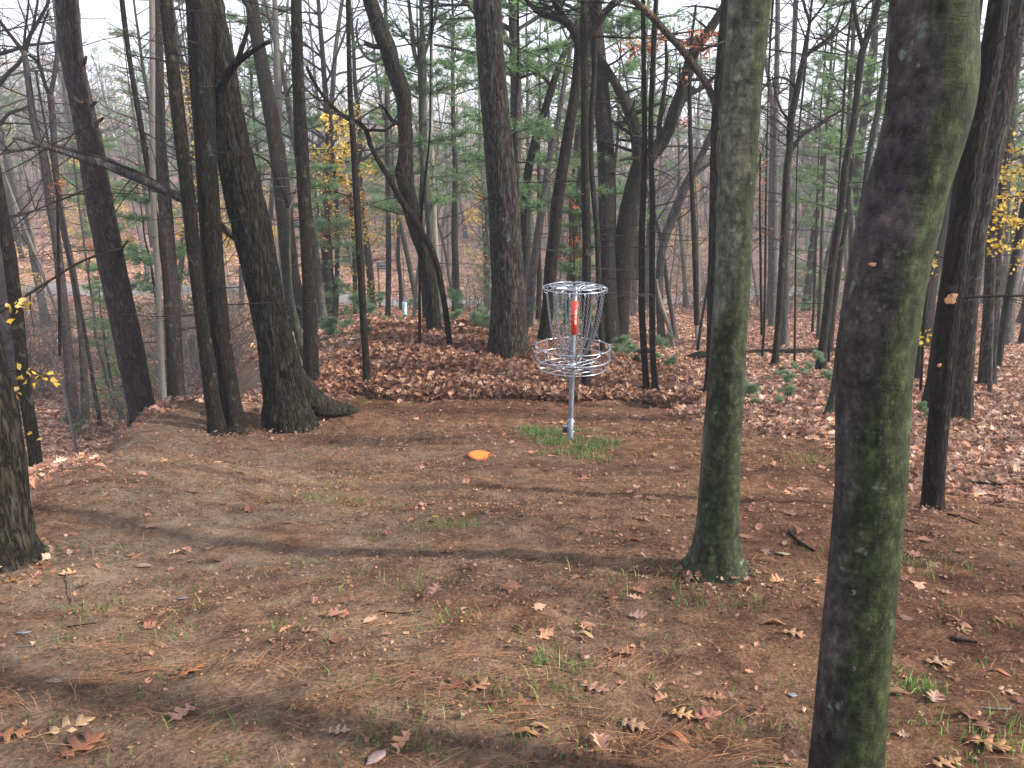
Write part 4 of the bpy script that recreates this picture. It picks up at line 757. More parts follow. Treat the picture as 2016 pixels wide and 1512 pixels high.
def chain(mb, P_, link=.030, w_=.0026):
    A = smooth_path(np.c_[P_, np.zeros(len(P_))], .01)[:, :3]; s_ = np.r_[0, np.cumsum(np.linalg.norm(np.diff(A, axis=0), axis=1))]; n = int(s_[-1] / (link * .74))
    for i in range(n):
        t0 = (i + .5) * s_[-1] / n; c = np.array([np.interp(t0, s_, A[:, j]) for j in range(3)]); c2 = np.array([np.interp(t0 + .006, s_, A[:, j]) for j in range(3)]); d = c2 - c; d /= np.linalg.norm(d) + 1e-9
        sd_ = np.cross(d, (.3, .9, .1) if i % 2 else (.9, -.3, .1)); sd_ /= np.linalg.norm(sd_)
        th = np.linspace(0, 2 * math.pi, 9); h = link / 2; p = c + np.outer(np.cos(th) * h, d) + np.outer(np.sin(th) * link * .3, sd_); tube(mb, p, w_, 4, cap=False)
for k in range(12):
    a0 = (k + .5) * math.pi / 6; c_, s_ = math.cos(a0), math.sin(a0); m = MB()
    chain(m, np.array([(c_ * r, s_ * r, z) for r, z in ((.256, 1.382), (.236, 1.22), (.210, 1.06), (.172, .93), (.115, .83), (.055, .79))])); m.build('chain', M_CHAIN, bk)
for k in range(6):
    a0 = (k + .2) * math.pi / 3; c_, s_ = math.cos(a0), math.sin(a0); m = MB()
    chain(m, np.array([(c_ * r, s_ * r, z) for r, z in ((.165, 1.42), (.155, 1.22), (.14, 1.06), (.115, .93), (.08, .86), (.05, .83))])); m.build('chain', M_CHAIN, bk)
m = MB(); ring(m, (0, 0, .79), .05, .004, 24); m.build('chain_ring', M_GALV, bk)
# tray
for nm, r, z, w_ in (('top_rim', .335, .885, .0055), ('middle_rim', .338, .785, .0052), ('bottom_rim', .302, .695, .0052)):
    m = MB(); ring(m, (0, 0, z), r, w_, 72); m.build(nm, M_GALV, bk)
m = MB()
for k in range(12):
    a0 = (k + .35) * math.pi / 6; c_, s_ = math.cos(a0), math.sin(a0)
    tube(m, [(c_ * r, s_ * r, z) for r, z in ((.345, .893), (.342, .888), (.342, .79), (.33, .74), (.306, .697), (.16, .69), (.03, .685))], .0034, 6)
    tube(m, [(c_ * .347, s_ * .347, .887), (c_ * .322, s_ * .322, .893)], .007, 6)
m.build('tray_wires', M_GALV, bk)
m = MB(); ring(m, (0, 0, .694), .20, .004, 48); ring(m, (0, 0, .692), .10, .004, 32)
for k in range(4):
    a0 = k * math.pi / 2 + .5; c_, s_ = math.cos(a0), math.sin(a0); tube(m, [(c_ * .02, s_ * .02, .72), (c_ * .26, s_ * .26, .745), (c_ * .335, s_ * .335, .785)], .0045, 6)
m.build('tray_floor', M_GALV, bk)
m = MB(); tube(m, [(0, 0, .67), (0, 0, .671), (0, 0, .735), (0, 0, .736)], [.02, .032, .032, .02], 20); tube(m, [(.01, -.03, .70), (.02, -.055, .70)], .008, 8); m.build('tray_collar', M_GALV, bk)

# golf disc
g = G(946, 899); dk = empty('golf_disc', g + [0, 0, .004], 'orange flying disc lying on the bare soil left of the basket', 'flying disc'); dk.rotation_euler = (R(2), R(5), .3); dk.scale = (1, 1, .75)
M_DISC = mat('orange_plastic', (.80, .17, .03), .42, 0, .5); M_DISCR = mat('orange_rim_plastic', (.50, .075, .012), .35, 0, .5)
def lathe(mb, prof, n=64):
    th = np.arange(n) * 2 * math.pi / n; A = np.array(prof); V = np.stack([A[:, None, 0] * np.cos(th), A[:, None, 0] * np.sin(th), A[:, None, 1] + 0 * th], -1).reshape(-1, 3); i = np.arange(len(A) - 1)[:, None] * n; j = np.arange(n)[None]; k = (j + 1) % n
    mb.add(V, np.stack([i + j, i + k, i + k + n, i + j + n], -1).reshape(-1, 4))
m = MB(); lathe(m, [(.0005, .0215), (.03, .0214), (.06, .0208), (.08, .0198), (.0825, .0192), (.088, .0182)]); m.build('flight_plate', M_DISC, dk)
m = MB(); lathe(m, [(.088, .0182), (.096, .0165), (.102, .0135), (.1055, .010), (.106, .0075), (.103, .004), (.097, .001), (.093, .0), (.090, .001), (.089, .012), (.07, .017), (.0005, .018)]); m.build('rim', M_DISCR, dk)

# ================================================================ distant sign, posts
M_SGREEN = mat('sign_green_board', (.03, .075, .085), .6); M_SWHITE = mat('sign_white_paint', (.7, .72, .75), .6); M_WOODP = mat('weathered_post_wood', (.14, .11, .09), .85)
def box(mb, c, s_, col=None):
    c = np.array(c); h = np.array(s_) / 2; V = [c + h * np.array((a, b, d)) for a in (-1, 1) for b in (-1, 1) for d in (-1, 1)]
    mb.add(V, [(0, 1, 3, 2), (4, 6, 7, 5), (0, 4, 5, 1), (2, 3, 7, 6), (0, 2, 6, 4), (1, 5, 7, 3)], None, col)
SY = 38.0; ps = P(753, 523, SY); kk = px2m(523, SY); gz = float(terr(ps[0], ps[1])); sg = empty('park_sign', (ps[0], ps[1], gz), 'small dark green sign board with two lines of white lettering far back by the road', 'sign')
m = MB(); box(m, (0, 0, ps[2] - gz), (22 * kk, .04, 13 * kk)); bo = m.build('board', M_SGREEN, sg)
m = MB(); rr = random.Random(9)
for row in (2.6, -3.2):
    x = -8.0
    while x < 8:
        wl = rr.uniform(.9, 1.6)
        if rr.random() < .85:
            box(m, ((x + wl / 2) * kk, -.026, ps[2] - gz + row * kk), (wl * kk * .3, .01, 2.8 * kk)); box(m, ((x + wl / 2 + .3) * kk, -.0265, ps[2] - gz + (row + rr.choice((-1.2, 0, 1.2))) * kk), (wl * kk * .8, .01, .8 * kk))
        x += wl + .45
m.build('lettering', M_SWHITE, bo)
for sx in (-9, 9):
    m = MB(); box(m, (sx * kk, .05, (ps[2] - gz) / 2), (.09, .06, (ps[2] - gz) + .3)); m.build('post', M_WOODP, sg)
p2 = P(755, 540, SY + 2); e = empty('notice_board', (p2[0], p2[1], float(terr(p2[0], p2[1]))), 'small white notice panel just under the dark green sign far back', 'sign'); hz = p2[2] - e.location.z
m = MB(); box(m, (.15, 0, hz), (8 * kk, .03, 3 * kk)); m.build('panel', M_SWHITE, e); m = MB(); box(m, (.15, .04, hz / 2), (.08, .05, hz)); m.build('post', M_WOODP, e)
p3 = G(797, 622); e = empty('tree_guard', p3, 'pale blue tube shaped tree guard among the green seedlings behind the mound', 'tree guard'); m = MB(); tube(m, [(0, 0, -.05), (0, 0, .4), (0, 0, .43)], [.075, .075, .07], 16, cap=False); m.build('tube', mat('pale_blue_plastic', (.35, .55, .68), .5), e); m = MB(); tube(m, [(.1, 0, -.1), (.1, 0, .5)], .012, 6); m.build('stake', M_WOODP, e)

# ================================================================ foliage builders
GRN = np.array([(.12, .23, .11), (.18, .31, .12), (.085, .18, .10), (.26, .38, .15), (.14, .25, .14)])
YEL = np.array([(.62, .42, .05), (.7, .52, .1), (.5, .33, .05), (.6, .48, .16)])
RUS = np.array([(.40, .12, .05), (.5, .2, .09), (.32, .09, .04), (.45, .24, .12)])
def tufts(mb, pos, dirs, L, n=9, w_=.006, pal=GRN, spread=.75, r=rng):
    pos = np.repeat(np.asarray(pos), n, 0); d = np.repeat(np.asarray(dirs), n, 0) + r.normal(0, spread, (len(pos), 3)); d /= np.linalg.norm(d, axis=1)[:, None]
    l = r.uniform(.6, 1.1, (len(pos), 1)) * L; s_ = np.cross(d, r.normal(0, 1, d.shape)); s_ /= np.linalg.norm(s_, axis=1)[:, None]; N_ = len(pos)
    V = np.stack([pos - s_ * w_, pos + s_ * w_, pos + d * l + [0, 0, -.02]], 1); c = pal[r.integers(0, len(pal), N_)] * r.uniform(.65, 1.25, (N_, 1))
    mb.add(V.reshape(-1, 3), None, np.arange(N_ * 3).reshape(-1, 3), np.repeat(c, 3, 0))
def leaves(mb, pos, size, pal, n=1, spread=.15, r=rng, tm=None):
    pos = np.repeat(np.asarray(pos), n, 0); pos = pos + r.normal(0, spread, pos.shape); N_ = len(pos)
    scatter(mb, tm or T1, pos, r.uniform(.6, 1.2, N_) * size, .7, pal[r.integers(0, len(pal), N_)] * r.uniform(.75, 1.2, (N_, 1)))

def pine_meshes(seed, H, r0, low=.12, dens=1.0, sparse=False, tl=.24, tw=.010, pal=GRN):
    r = random.Random(seed); tb = MB(); n = 14; px = [0, 0]; path = []
    for k in range(n): px = [px[0] + r.gauss(0, .03), px[1] + r.gauss(0, .03)]; path.append((px[0], px[1], H * k / (n - 1) - .1, r0 * (1 - .9 * k / (n - 1))))
    A = smooth_path(path, .35); tube(tb, A[:, :3], A[:, 3], 9, disp=bark_disp(seed, .2))
    br = MB(); fo = MB(); z = H * low; pos = []; drs = []
    while z < H * .97:
        f = z / H; L = (.35 + 1.0 * math.sin(min(1, (1 - f) * 1.25) * 1.5)) * H * .17; k = r.randint(3, 5); i0 = min(len(A) - 1, int(f * len(A))); a0 = r.uniform(0, 6.28)
        for j in range(k):
            if r.random() > dens: continue
            a = a0 + j * 6.283 / k + r.gauss(0, .2); l = L * r.uniform(.6, 1.15); d = np.array([math.cos(a), math.sin(a), r.uniform(.0, .35)]); m_ = 5; P_ = [A[i0, :3] + [0, 0, r.gauss(0, .06)]]
            for q in range(m_): d = d + np.array([r.gauss(0, .1), r.gauss(0, .1), .03]); P_.append(P_[-1] + d / np.linalg.norm(d) * l / m_)
            tube(br, P_, np.linspace(r0 * .2 + .004, .004, m_ + 1), 3, cap=False)
            for q in range(2 if f < .9 else 1, m_ + 1):
                for _ in range(r.randint(3, 5)):
                    s_ = np.array([r.gauss(0, 1), r.gauss(0, 1), r.gauss(0, .25)]); e = P_[q] + s_ * (l * .16); dd = d * .7 + s_ * .5; dd[2] += .15; dd /= np.linalg.norm(dd)
                    tube(br, [P_[q], e], .0035, 3, cap=False); pos.append(e); drs.append(dd); pos.append(P_[q] * .4 + e * .6); drs.append(dd)
        z += r.uniform(.35, .6) * (1 + H / 18)
    rg = np.random.default_rng(seed); tufts(fo, pos, drs, tl, 13, tw, pal=pal, spread=.6, r=rg)
    return tb.mesh('trunk', B_PINE), br.mesh('branches', B_TWIG), fo.mesh('needles', M_FOL, False)
def decid_meshes(seed, H, r0, style='bare', lean=.04, mt=None, low=.3, nb=22, L=.28):
    r = random.Random(seed); tb = MB(); n = 12; p = np.array([0, 0, -.2]); d = np.array([r.gauss(0, lean), r.gauss(0, lean), 1.]); path = []
    for k in range(n): path.append((*p, r0 * (1 - .82 * k / (n - 1)) * (1.35 if k == 0 else 1))); d = d + np.array([r.gauss(0, .05), r.gauss(0, .05), .12]); d /= np.linalg.norm(d); p = p + d * H / n
    A = smooth_path(path, .4); tube(tb, A[:, :3], A[:, 3], 9, disp=bark_disp(seed, .25, 4))
    br = MB(); lf = []
    for _ in range(nb):
        f = low + (1 - low) * r.random() ** .8; i0 = min(len(A) - 1, int(f * len(A))); a = r.uniform(0, 6.28); branch(br, r, A[i0, :3], (math.cos(a), math.sin(a), r.uniform(.2, 1.0)), H * L * r.uniform(.5, 1) * (1.25 - f), A[i0, 3] * .5, 2, 4, .1, .2, (3, 5), lf)
    for _ in range(8):
        f = r.uniform(.1, low + .1); i0 = int(f * len(A)); a = r.uniform(0, 6.28); branch(br, r, A[i0, :3], (math.cos(a), math.sin(a), r.uniform(-.1, .5)), H * .09, .012, 1, 3, .02, .2, (2, 4), lf)
    out = [tb.mesh('trunk', mt or B_GREY), br.mesh('branches', B_TWIG if mt is not B_PALE else B_GREYTWIG)]
    if style != 'bare':
        fo = MB(); rg = np.random.default_rng(seed); lf = np.array(lf); lf = lf[rg.random(len(lf)) < (.8 if style == 'yellow' else .45)]
        leaves(fo, lf, .11 if style == 'yellow' else .13, YEL if style == 'yellow' else RUS, 2, .14, rg); out.append(fo.mesh('foliage', M_FOL, False))
    return out
def place(meshes, names, oname, loc, scale, rz, label, cat, group=None, tilt=(0, 0)):
    root = empty(oname, loc, label, cat, group); root.rotation_euler = (tilt[0], tilt[1], rz); root.scale = (scale,) * 3
    for me, nm in zip(meshes, names):
        o = bpy.data.objects.new(nm, me); COL.objects.link(o); o.parent = root
    return root
PINES = [pine_meshes(11, 9, .09, .36), pine_meshes(12, 11, .11, .42), pine_meshes(13, 7, .07, .06), pine_meshes(14, 14, .16, .45, .85)]
SGR = np.array([(.17, .27, .17), (.22, .33, .20), (.12, .21, .14), (.28, .36, .2)]); SYG = np.array([(.38, .42, .12), (.45, .45, .15), (.26, .34, .12)])
SEEDL = [pine_meshes(s, .6, .008, .10, .85, tl=.10, tw=.0035, pal=p_) for s, p_ in ((21, SGR), (22, SGR), (23, SYG), (24, SGR))]
# explicit pines: u, Y, variant, scale
PN = ('trunk', 'crown', 'needles')
for u, Y, k, s_, lb_ in ((232, 26, 0, .75, 'green young pine behind the upper part of the large purplish trunk on the left'), (196, 17.5, 2, .5, 'small bushy green pine in the gully left of the large purplish trunk'),
    (530, 27, 1, .95, 'tall bright green pine seen between the big leaning oak and the pale spotted trunk'), (575, 33, 3, .85, 'tall pale green pine rising high behind the pale spotted trunk'),
    (658, 22, 2, .62, 'dense low green pine left of the slim straight trunk at the foot of the mound'), (640, 29, 0, .8, 'hazy green pine behind the arching thin crooked tree'),
    (838, 17.8, 0, .86, 'green pine whose sprays cross the greenish trunk right of the gnarled oak'), (898, 26, 3, .85, 'tall thin hazy pine just left of the massive straight oak'), (790, 31, 1, .85, 'hazy green pine behind the gnarled oak'),
    (1017, 13.4, 0, .72, 'slim young pine with green tufts, immediately right of the massive straight oak'), (1062, 22, 1, .8, 'green pine behind the leaning dark trunk right of the massive straight oak'), (1128, 15.5, 2, .42, 'small green pine tucked between the massive straight oak and the basket top'),
    (1200, 20, 0, .85, 'green pine behind the chains side of the wide Y shaped tree'), (1245, 27, 3, .95, 'tall hazy pine above the fork of the wide Y shaped tree'), (1420, 33, 3, .95, 'tall hazy pine behind the dark green straight trunk'),
    (1640, 15.5, 1, .62, 'green pine with drooping boughs beside the straight dark forking trunk'), (1585, 30, 3, .8, 'hazy pine behind the bare crooked dark tree'), (1720, 25, 3, .85, 'tall dark hazy pine left of the closest mossy trunk top'), (2030, 16, 1, .7, 'dark green pine at the far right edge'), (1790, 30, 1, .9, 'hazy pine behind the closest mossy trunk'),
    (60, 48, 3, .9, 'distant hazy pine on the slope at the far left'), (420, 36, 3, .95, 'hazy green pine glimpsed behind the dark pair on the left'), (960, 38, 3, 1.0, 'far hazy pine behind the massive straight oak'), (1090, 40, 3, 1.0, 'far hazy pine above the basket')):
    a_, b_, _ = ray(u, 600); x = a_ / b_ * Y; place(PINES[k], PN, 'pine_tree', (x, Y, float(terr(x, Y))), s_, random.uniform(0, 6.28), lb_, 'pine tree')
# pine seedlings: exact spots
sd_n = 0
for (u0, u1, v0, v1, n, where) in ((630, 690, 655, 690, 9, 'on the left flank of the leaf mound'), (690, 950, 620, 652, 26, 'behind the crest of the leaf mound'), (900, 958, 640, 672, 9, 'left of the massive straight oak'), (1060, 1080, 660, 680, 2, 'left of the basket'), (1175, 1245, 685, 722, 8, 'right of the basket tray'), (1285, 1335, 680, 700, 4, 'beside the pale curved dead stem'), (1290, 1370, 700, 745, 4, 'left of the short dark log'),
    (1445, 1720, 728, 818, 34, 'in the patch behind the two green mossy trunks'), (1805, 1830, 815, 845, 3, 'behind the slim dark flaky trunk'), (470, 500, 690, 720, 2, 'beside the path left of the big leaning oak'), (130, 180, 840, 870, 4, 'in the gully at left')):
    for k in range(n):
        g = G(random.uniform(u0, u1), random.uniform(v0, v1)); sc_ = random.uniform(.35, .8) * (1.9 if where.startswith('behind the crest') else 1.3 if 'oak' in where or 'flank' in where or 'tray' in where else 1.0) * (1.0 + max(0, g[1] - 10) * .02)
        place(SEEDL[(0, 1, 3)[sd_n % 3] if not (where.startswith('behind the crest') and k % 2) else 2], PN, 'pine_seedling', g, sc_, random.uniform(0, 6.28), 'knee high soft green pine seedling ' + where, 'seedling', 'pine seedlings ' + where); sd_n += 1
# ---- foliage sprays near the camera
def spray(name, label, stem, Y, leafpx, pal, size, n, mt=B_DARK, cat='sapling', ly=0., tm=None):
    rows = path_px(stem, Y, ly); A = smooth_path(rows, .05); base = A[0, :3].copy(); A[:, :3] -= base; root = empty(name, base, label, cat); m = MB(); tube(m, A[:, :3], A[:, 3], 6); m.build('stem', mt, root)
    f = MB(); rg = np.random.default_rng(int(stem[0][0]) + 5); pos = []
    for (u, v, ru, rv, k) in leafpx:
        tw = MB(); c = P(u, v, Y) - base; j = int(np.argmin(np.linalg.norm(A[:, :3] - c, axis=1))); tube(tw, [A[j, :3], (A[j, :3] + c) / 2 + [0, .05, .03], c], .0025 + .0006 * Y * .3, 4); kk_ = px2m(v, Y)
        q = rg.normal(0, 1, (k, 3)) * [ru * kk_, .12, rv * kk_] * .6; pos.append(c + q)
        for z in q[:: 3]: tube(tw, [c, c + z], .0015 + .0003 * Y, 3, cap=False)
        tw.build('twig', mt, root)
    leaves(f, np.vstack(pos), size, pal, n, size * .5, rg, tm); f.build('leaves', M_FOL, root, False); return root
TM = [leaf_tmpl(MAP, rnd0, .6) for _ in range(6)]
spray('maple_sapling', 'thin maple sapling with a few bright yellow leaves beside the left edge trunk', [(30, 935, 8), (26, 880, 7), (14, 800, 6), (6, 720, 5), (-6, 640, 4), (-20, 560, 3)], 5.4, [(28, 606, 16, 4, 6), (52, 610, 8, 6, 4), (8, 620, 8, 5, 3), (104, 746, 12, 8, 7), (78, 744, 12, 5, 4), (40, 745, 14, 6, 5), (30, 770, 9, 4, 4), (58, 875, 9, 2, 3)], YEL, .06, 1, ly=.0, tm=TM)
spray('maple_tree', 'young maple with drooping sprays of yellow leaves at the right edge', [(2085, 800, 16), (2075, 700, 14), (2060, 560, 12), (2050, 420, 11), (2045, 300, 9), (2040, 150, 7)], 8.8, [(2000, 300, 25, 20, 16), (1985, 345, 25, 18, 22), (2005, 385, 20, 18, 20), (1975, 395, 18, 12, 12), (1970, 425, 20, 12, 16), (2000, 440, 15, 14, 12), (1990, 480, 22, 10, 14), (1960, 492, 18, 6, 10), (1945, 465, 10, 8, 5), (2005, 520, 12, 12, 6), (2010, 340, 15, 15, 12)], YEL, .052, 3, tm=TM)
spray('maple_sapling', 'slim yellow leaved sapling between the closest mossy trunk and the slim dark flaky one', [(1812, 780, 6), (1816, 700, 5), (1822, 600, 5), (1832, 480, 4), (1845, 330, 3)], 9.5, [(1830, 505, 9, 8, 6), (1846, 520, 8, 6, 4), (1836, 545, 8, 6, 4), (1816, 655, 10, 8, 8), (1808, 678, 8, 5, 5), (1828, 668, 8, 5, 5), (1842, 470, 10, 8, 5)], YEL, .065, 1, tm=TM)
spray('oak_sapling', 'young oak with rust red leaves hanging above the basket top', [(1128, 640, 8), (1128, 560, 7), (1124, 500, 6), (1122, 440, 5), (1122, 380, 3)], 17, [(1122, 478, 14, 12, 22), (1130, 500, 12, 6, 12), (1118, 505, 8, 8, 8), (1120, 405, 14, 8, 14), (1140, 510, 10, 5, 8)], RUS, .12, 2)
spray('oak_sapling', 'oak with rust red leaf clusters high up right of the slim dark pair', [(1372, 640, 12), (1368, 500, 11), (1362, 360, 10), (1358, 220, 9), (1360, 100, 7), (1370, 10, 5)], 15, [(1370, 78, 18, 12, 26), (1345, 92, 14, 8, 14), (1262, 92, 22, 10, 18), (1300, 72, 15, 10, 12), (1395, 70, 12, 8, 10), (1240, 98, 18, 8, 14), (1352, 150, 9, 6, 6), (1345, 245, 8, 8, 6), (1388, 95, 10, 7, 8)], RUS, .11, 2)
spray('oak_sapling', 'thin sapling holding a few pale orange leaves right of the dark green straight trunk', [(1500, 660, 6), (1498, 560, 5), (1497, 480, 5), (1496, 400, 4), (1497, 300, 3)], 12, [(1497, 335, 7, 18, 10), (1504, 350, 8, 10, 5), (1500, 450, 14, 8, 8), (1494, 300, 5, 6, 3)], RUS, .07, 1, tm=T1)
spray('oak_sapling', 'small sapling with a clump of red brown leaves in front of the crooked gully oaks', [(118, 700, 6), (116, 560, 5), (114, 450, 5), (112, 380, 4)], 10.4, [(113, 372, 9, 10, 16), (118, 360, 8, 5, 6), (112, 385, 7, 6, 6)], RUS, .07, 1)
spray('maple_tree', 'yellow and orange leaved sapling glowing behind the dark straight trunk left of the mound', [(660, 640, 12), (664, 520, 10), (662, 400, 9), (655, 300, 7), (650, 220, 5)], 24, [(650, 245, 22, 16, 30), (670, 290, 22, 20, 36), (640, 320, 25, 18, 36), (675, 350, 22, 14, 30), (650, 362, 30, 8, 40), (630, 300, 15, 15, 16)], YEL, .17, 2)
spray('oak_tree', 'orange red leaved tree beneath the yellow one, behind the arching crooked thin tree', [(700, 640, 10), (698, 520, 9), (694, 440, 8), (690, 380, 6)], 26, [(700, 385, 18, 14, 26), (680, 400, 20, 16, 30), (705, 425, 18, 12, 20), (670, 445, 22, 14, 24), (640, 470, 22, 12, 20), (712, 400, 10, 18, 14)], RUS, .17, 2)

# ================================================================ BACKGROUND WOOD
DEC = [decid_meshes(31, 15, .13, mt=B_GREY), decid_meshes(32, 17, .17, mt=B_PINEGREY), decid_meshes(33, 13, .10, mt=B_GREY, lean=.1), decid_meshes(34, 16, .14, mt=B_GREEN, lean=.08), decid_meshes(35, 12, .075, mt=B_PALE, nb=16), decid_meshes(36, 18, .2, mt=B_PINE, lean=.05, nb=26)]
DN = ('trunk', 'crown', 'foliage')
YLW = [decid_meshes(41, 7, .045, 'yellow', nb=14), decid_meshes(42, 9, .06, 'yellow', nb=16)]
RST = [decid_meshes(43, 8, .06, 'rust', nb=14), decid_meshes(44, 12, .1, 'rust', nb=18)]
br_ = random.Random(77); occ = []
def free(x, y, d):
    return all((x - a) ** 2 + (y - b) ** 2 > d * d for a, b in occ)
def u_of(x, y, z): 
    r = np.array([x, y, z - CAMZ]); f = r[1] * cp - r[2] * sp_; return 1008 + FPX * r[0] / f
count = 0; tries = 0
while count < 265 and tries < 14000:
    tries += 1; Y = 15 + 62 * br_.random() ** .85; s_ = br_.uniform(-.70, .72); x = s_ * Y; z = float(terr(x, Y)); u = u_of(x, Y, z + 1.5)
    if roadmask(np.array([x]), np.array([Y]))[0] > 0 or not free(x, Y, 1.3 + Y * .012): continue
    if Y < 39 and 737 < u < 762: continue
    if Y < 24 and (470 < u < 720 and Y < 17): continue
    if Y < 24 and 1440 < u < 1760 and br_.random() < .6: continue
    if Y < 42 and (u < 330 or 600 < u < 960 or 1480 < u < 1720) and br_.random() < .5: continue
    occ.append((x, Y)); c = br_.random(); rz = br_.uniform(0, 6.28); tl = (br_.gauss(0, .035), br_.gauss(0, .035))
    far = Y > 44
    if c < .50: place(DEC[br_.choice((0, 1, 2, 3, 4, 5, 0, 3, 5))], DN, 'bare_tree', (x, Y, z), br_.uniform(.75, 1.15), rz, 'bare grey brown tree standing ' + ('beyond the road in the haze' if far else 'in the wood before the road'), 'tree', 'bare trees ' + ('beyond the road' if far else 'before the road'), tl)
    elif c < .76: place(DEC[br_.choice((2, 4))], DN, 'slender_tree', (x, Y, z), br_.uniform(.5, .75), rz, 'slender young bare tree ' + ('beyond the road in the haze' if far else 'in the wood before the road'), 'tree', 'slender bare trees ' + ('beyond the road' if far else 'before the road'), tl)
    elif c < .87: place(YLW[br_.randint(0, 1)], DN, 'yellow_leaved_tree', (x, Y, z), br_.uniform(.5, 1.0), rz, 'small tree still holding sparse yellow leaves ' + ('beyond the road' if far else 'in the wood before the road'), 'tree', 'yellow leaved trees ' + ('beyond the road' if far else 'before the road'))
    elif c < .91: place(RST[br_.randint(0, 1)], DN, 'rusty_leaved_oak', (x, Y, z), br_.uniform(.6, 1.0), rz, 'small oak still holding rust brown leaves ' + ('beyond the road' if far else 'in the wood before the road'), 'tree', 'rusty leaved oaks ' + ('beyond the road' if far else 'before the road'))
    else: place(PINES[br_.randint(0, 3)], PN, 'pine_tree', (x, Y, z), br_.uniform(.6, 1.0), rz, 'hazy green pine ' + ('beyond the road' if far else 'scattered in the wood before the road'), 'pine tree', 'pines ' + ('beyond the road' if far else 'before the road'))
    count += 1
# understory brush in the gully and beside the road
def shrub_mesh(seed, h=1.6, n=26):
    r = random.Random(seed); m = MB()
    for _ in range(n):
        a = r.uniform(0, 6.28); branch(m, r, (r.gauss(0, .25), r.gauss(0, .25), -.05), (math.cos(a) * .7, math.sin(a) * .7, r.uniform(.5, 1.6)), h * r.uniform(.6, 1.2), .009, 2, 4, .03, .22, (2, 4))
    return m.mesh('stems', B_GREYTWIG)
SHR = [shrub_mesh(s) for s in (51, 52, 53)]
k = 0
for (u0, u1, y0, y1, n, where) in ((-80, 280, 15, 28, 14, 'in the gully at left'), (330, 480, 13, 24, 8, 'behind the dark pair on the left'), (1500, 2050, 26, 40, 14, 'along the road at right'), (760, 1200, 26, 40, 10, 'along the road behind the mound'), (1230, 1440, 24, 38, 6, 'along the road right of the basket')):
    for _ in range(n):
        Y = br_.uniform(y0, y1); a_, b_, _c = ray(br_.uniform(u0, u1), 650); x = a_ / b_ * Y
        place([SHR[k % 3]], ['stems'], 'bare_shrub', (x, Y, float(terr(x, Y))), br_.uniform(.6, 1.15) * (1 + Y / 60), br_.uniform(0, 6.28), 'tangled bare twiggy shrub ' + where, 'shrub', 'bare shrubs ' + where); k += 1
# the far hillside wood, one mass
fw = MB(); rg = np.random.default_rng(99); rr = random.Random(99)
def far_tree(kind):
    m = MB(); H = rr.uniform(9, 15); path = [(0, 0, -.5), (rr.gauss(0, .3), rr.gauss(0, .3), H * .5), (rr.gauss(0, .6), 0, H)]
    tube(m, path, [.17, .12, .03], 4, (.085, .072, .07), cap=False)
    for _ in range(30 if kind else 46):
        f = rr.uniform(.25, 1); a = rr.uniform(0, 6.28); L = H * .25 * rr.uniform(.4, 1) * (1.3 - f); p = np.array(path[1]) * min(1, f * 2) + (np.array(path[2]) - np.array(path[1])) * max(0, f * 2 - 1); d = np.array([math.cos(a), math.sin(a), rr.uniform(.3, 1.2) if kind != 3 else .15])
        q = p + d * L * .55; e = q + (d + [rr.gauss(0, .3), rr.gauss(0, .3), .2]) * L * .5; tube(m, [p, q, e], [.05, .03, .01], 3, (.13, .11, .105), cap=False)
        for _ in range(3): tube(m, [q, q + (d + np.array([rr.gauss(0, .6), rr.gauss(0, .6), rr.gauss(0, .4)])) * L * .45], [.02, .008], 3, (.15, .125, .12), cap=False)
        if kind == 1: leaves(m, [q, e], .35, YEL, 3, .4, rg)
        if kind == 2: leaves(m, [q, e], .35, RUS, 3, .4, rg)
        if kind == 3: tufts(m, [q, e, (p + q) / 2], [d, d, d], .5, 9, .035, r=rg)
    return m
FT = [far_tree(0) for _ in range(5)] + [far_tree(1), far_tree(2), far_tree(3), far_tree(3)]
for _ in range(680):
    Y = 66 + 84 * rr.random() ** 1.5; x = rr.uniform(-.78, .78) * Y; t = rr.choice((0, 1, 2, 3, 4, 0, 1, 2, 3, 4, 5, 6, 7, 8)); F = FT[t]; V = np.concatenate(F.v); a = rr.uniform(0, 6.28); s_ = rr.uniform(.5, .9)
    V = np.stack([V[:, 0] * math.cos(a) - V[:, 1] * math.sin(a), V[:, 0] * math.sin(a) + V[:, 1] * math.cos(a), V[:, 2]], -1) * s_ + [x, Y, float(terr(x, Y))]
    fw.add(V, np.concatenate(F.q) if F.q else None, np.concatenate(F.t) if F.t else None, np.concatenate(F.c))
tag(fw.build('far_wood', M_FAR, smooth=False), 'hazy mass of bare woodland covering the far hillside', 'woodland', None, 'stuff')

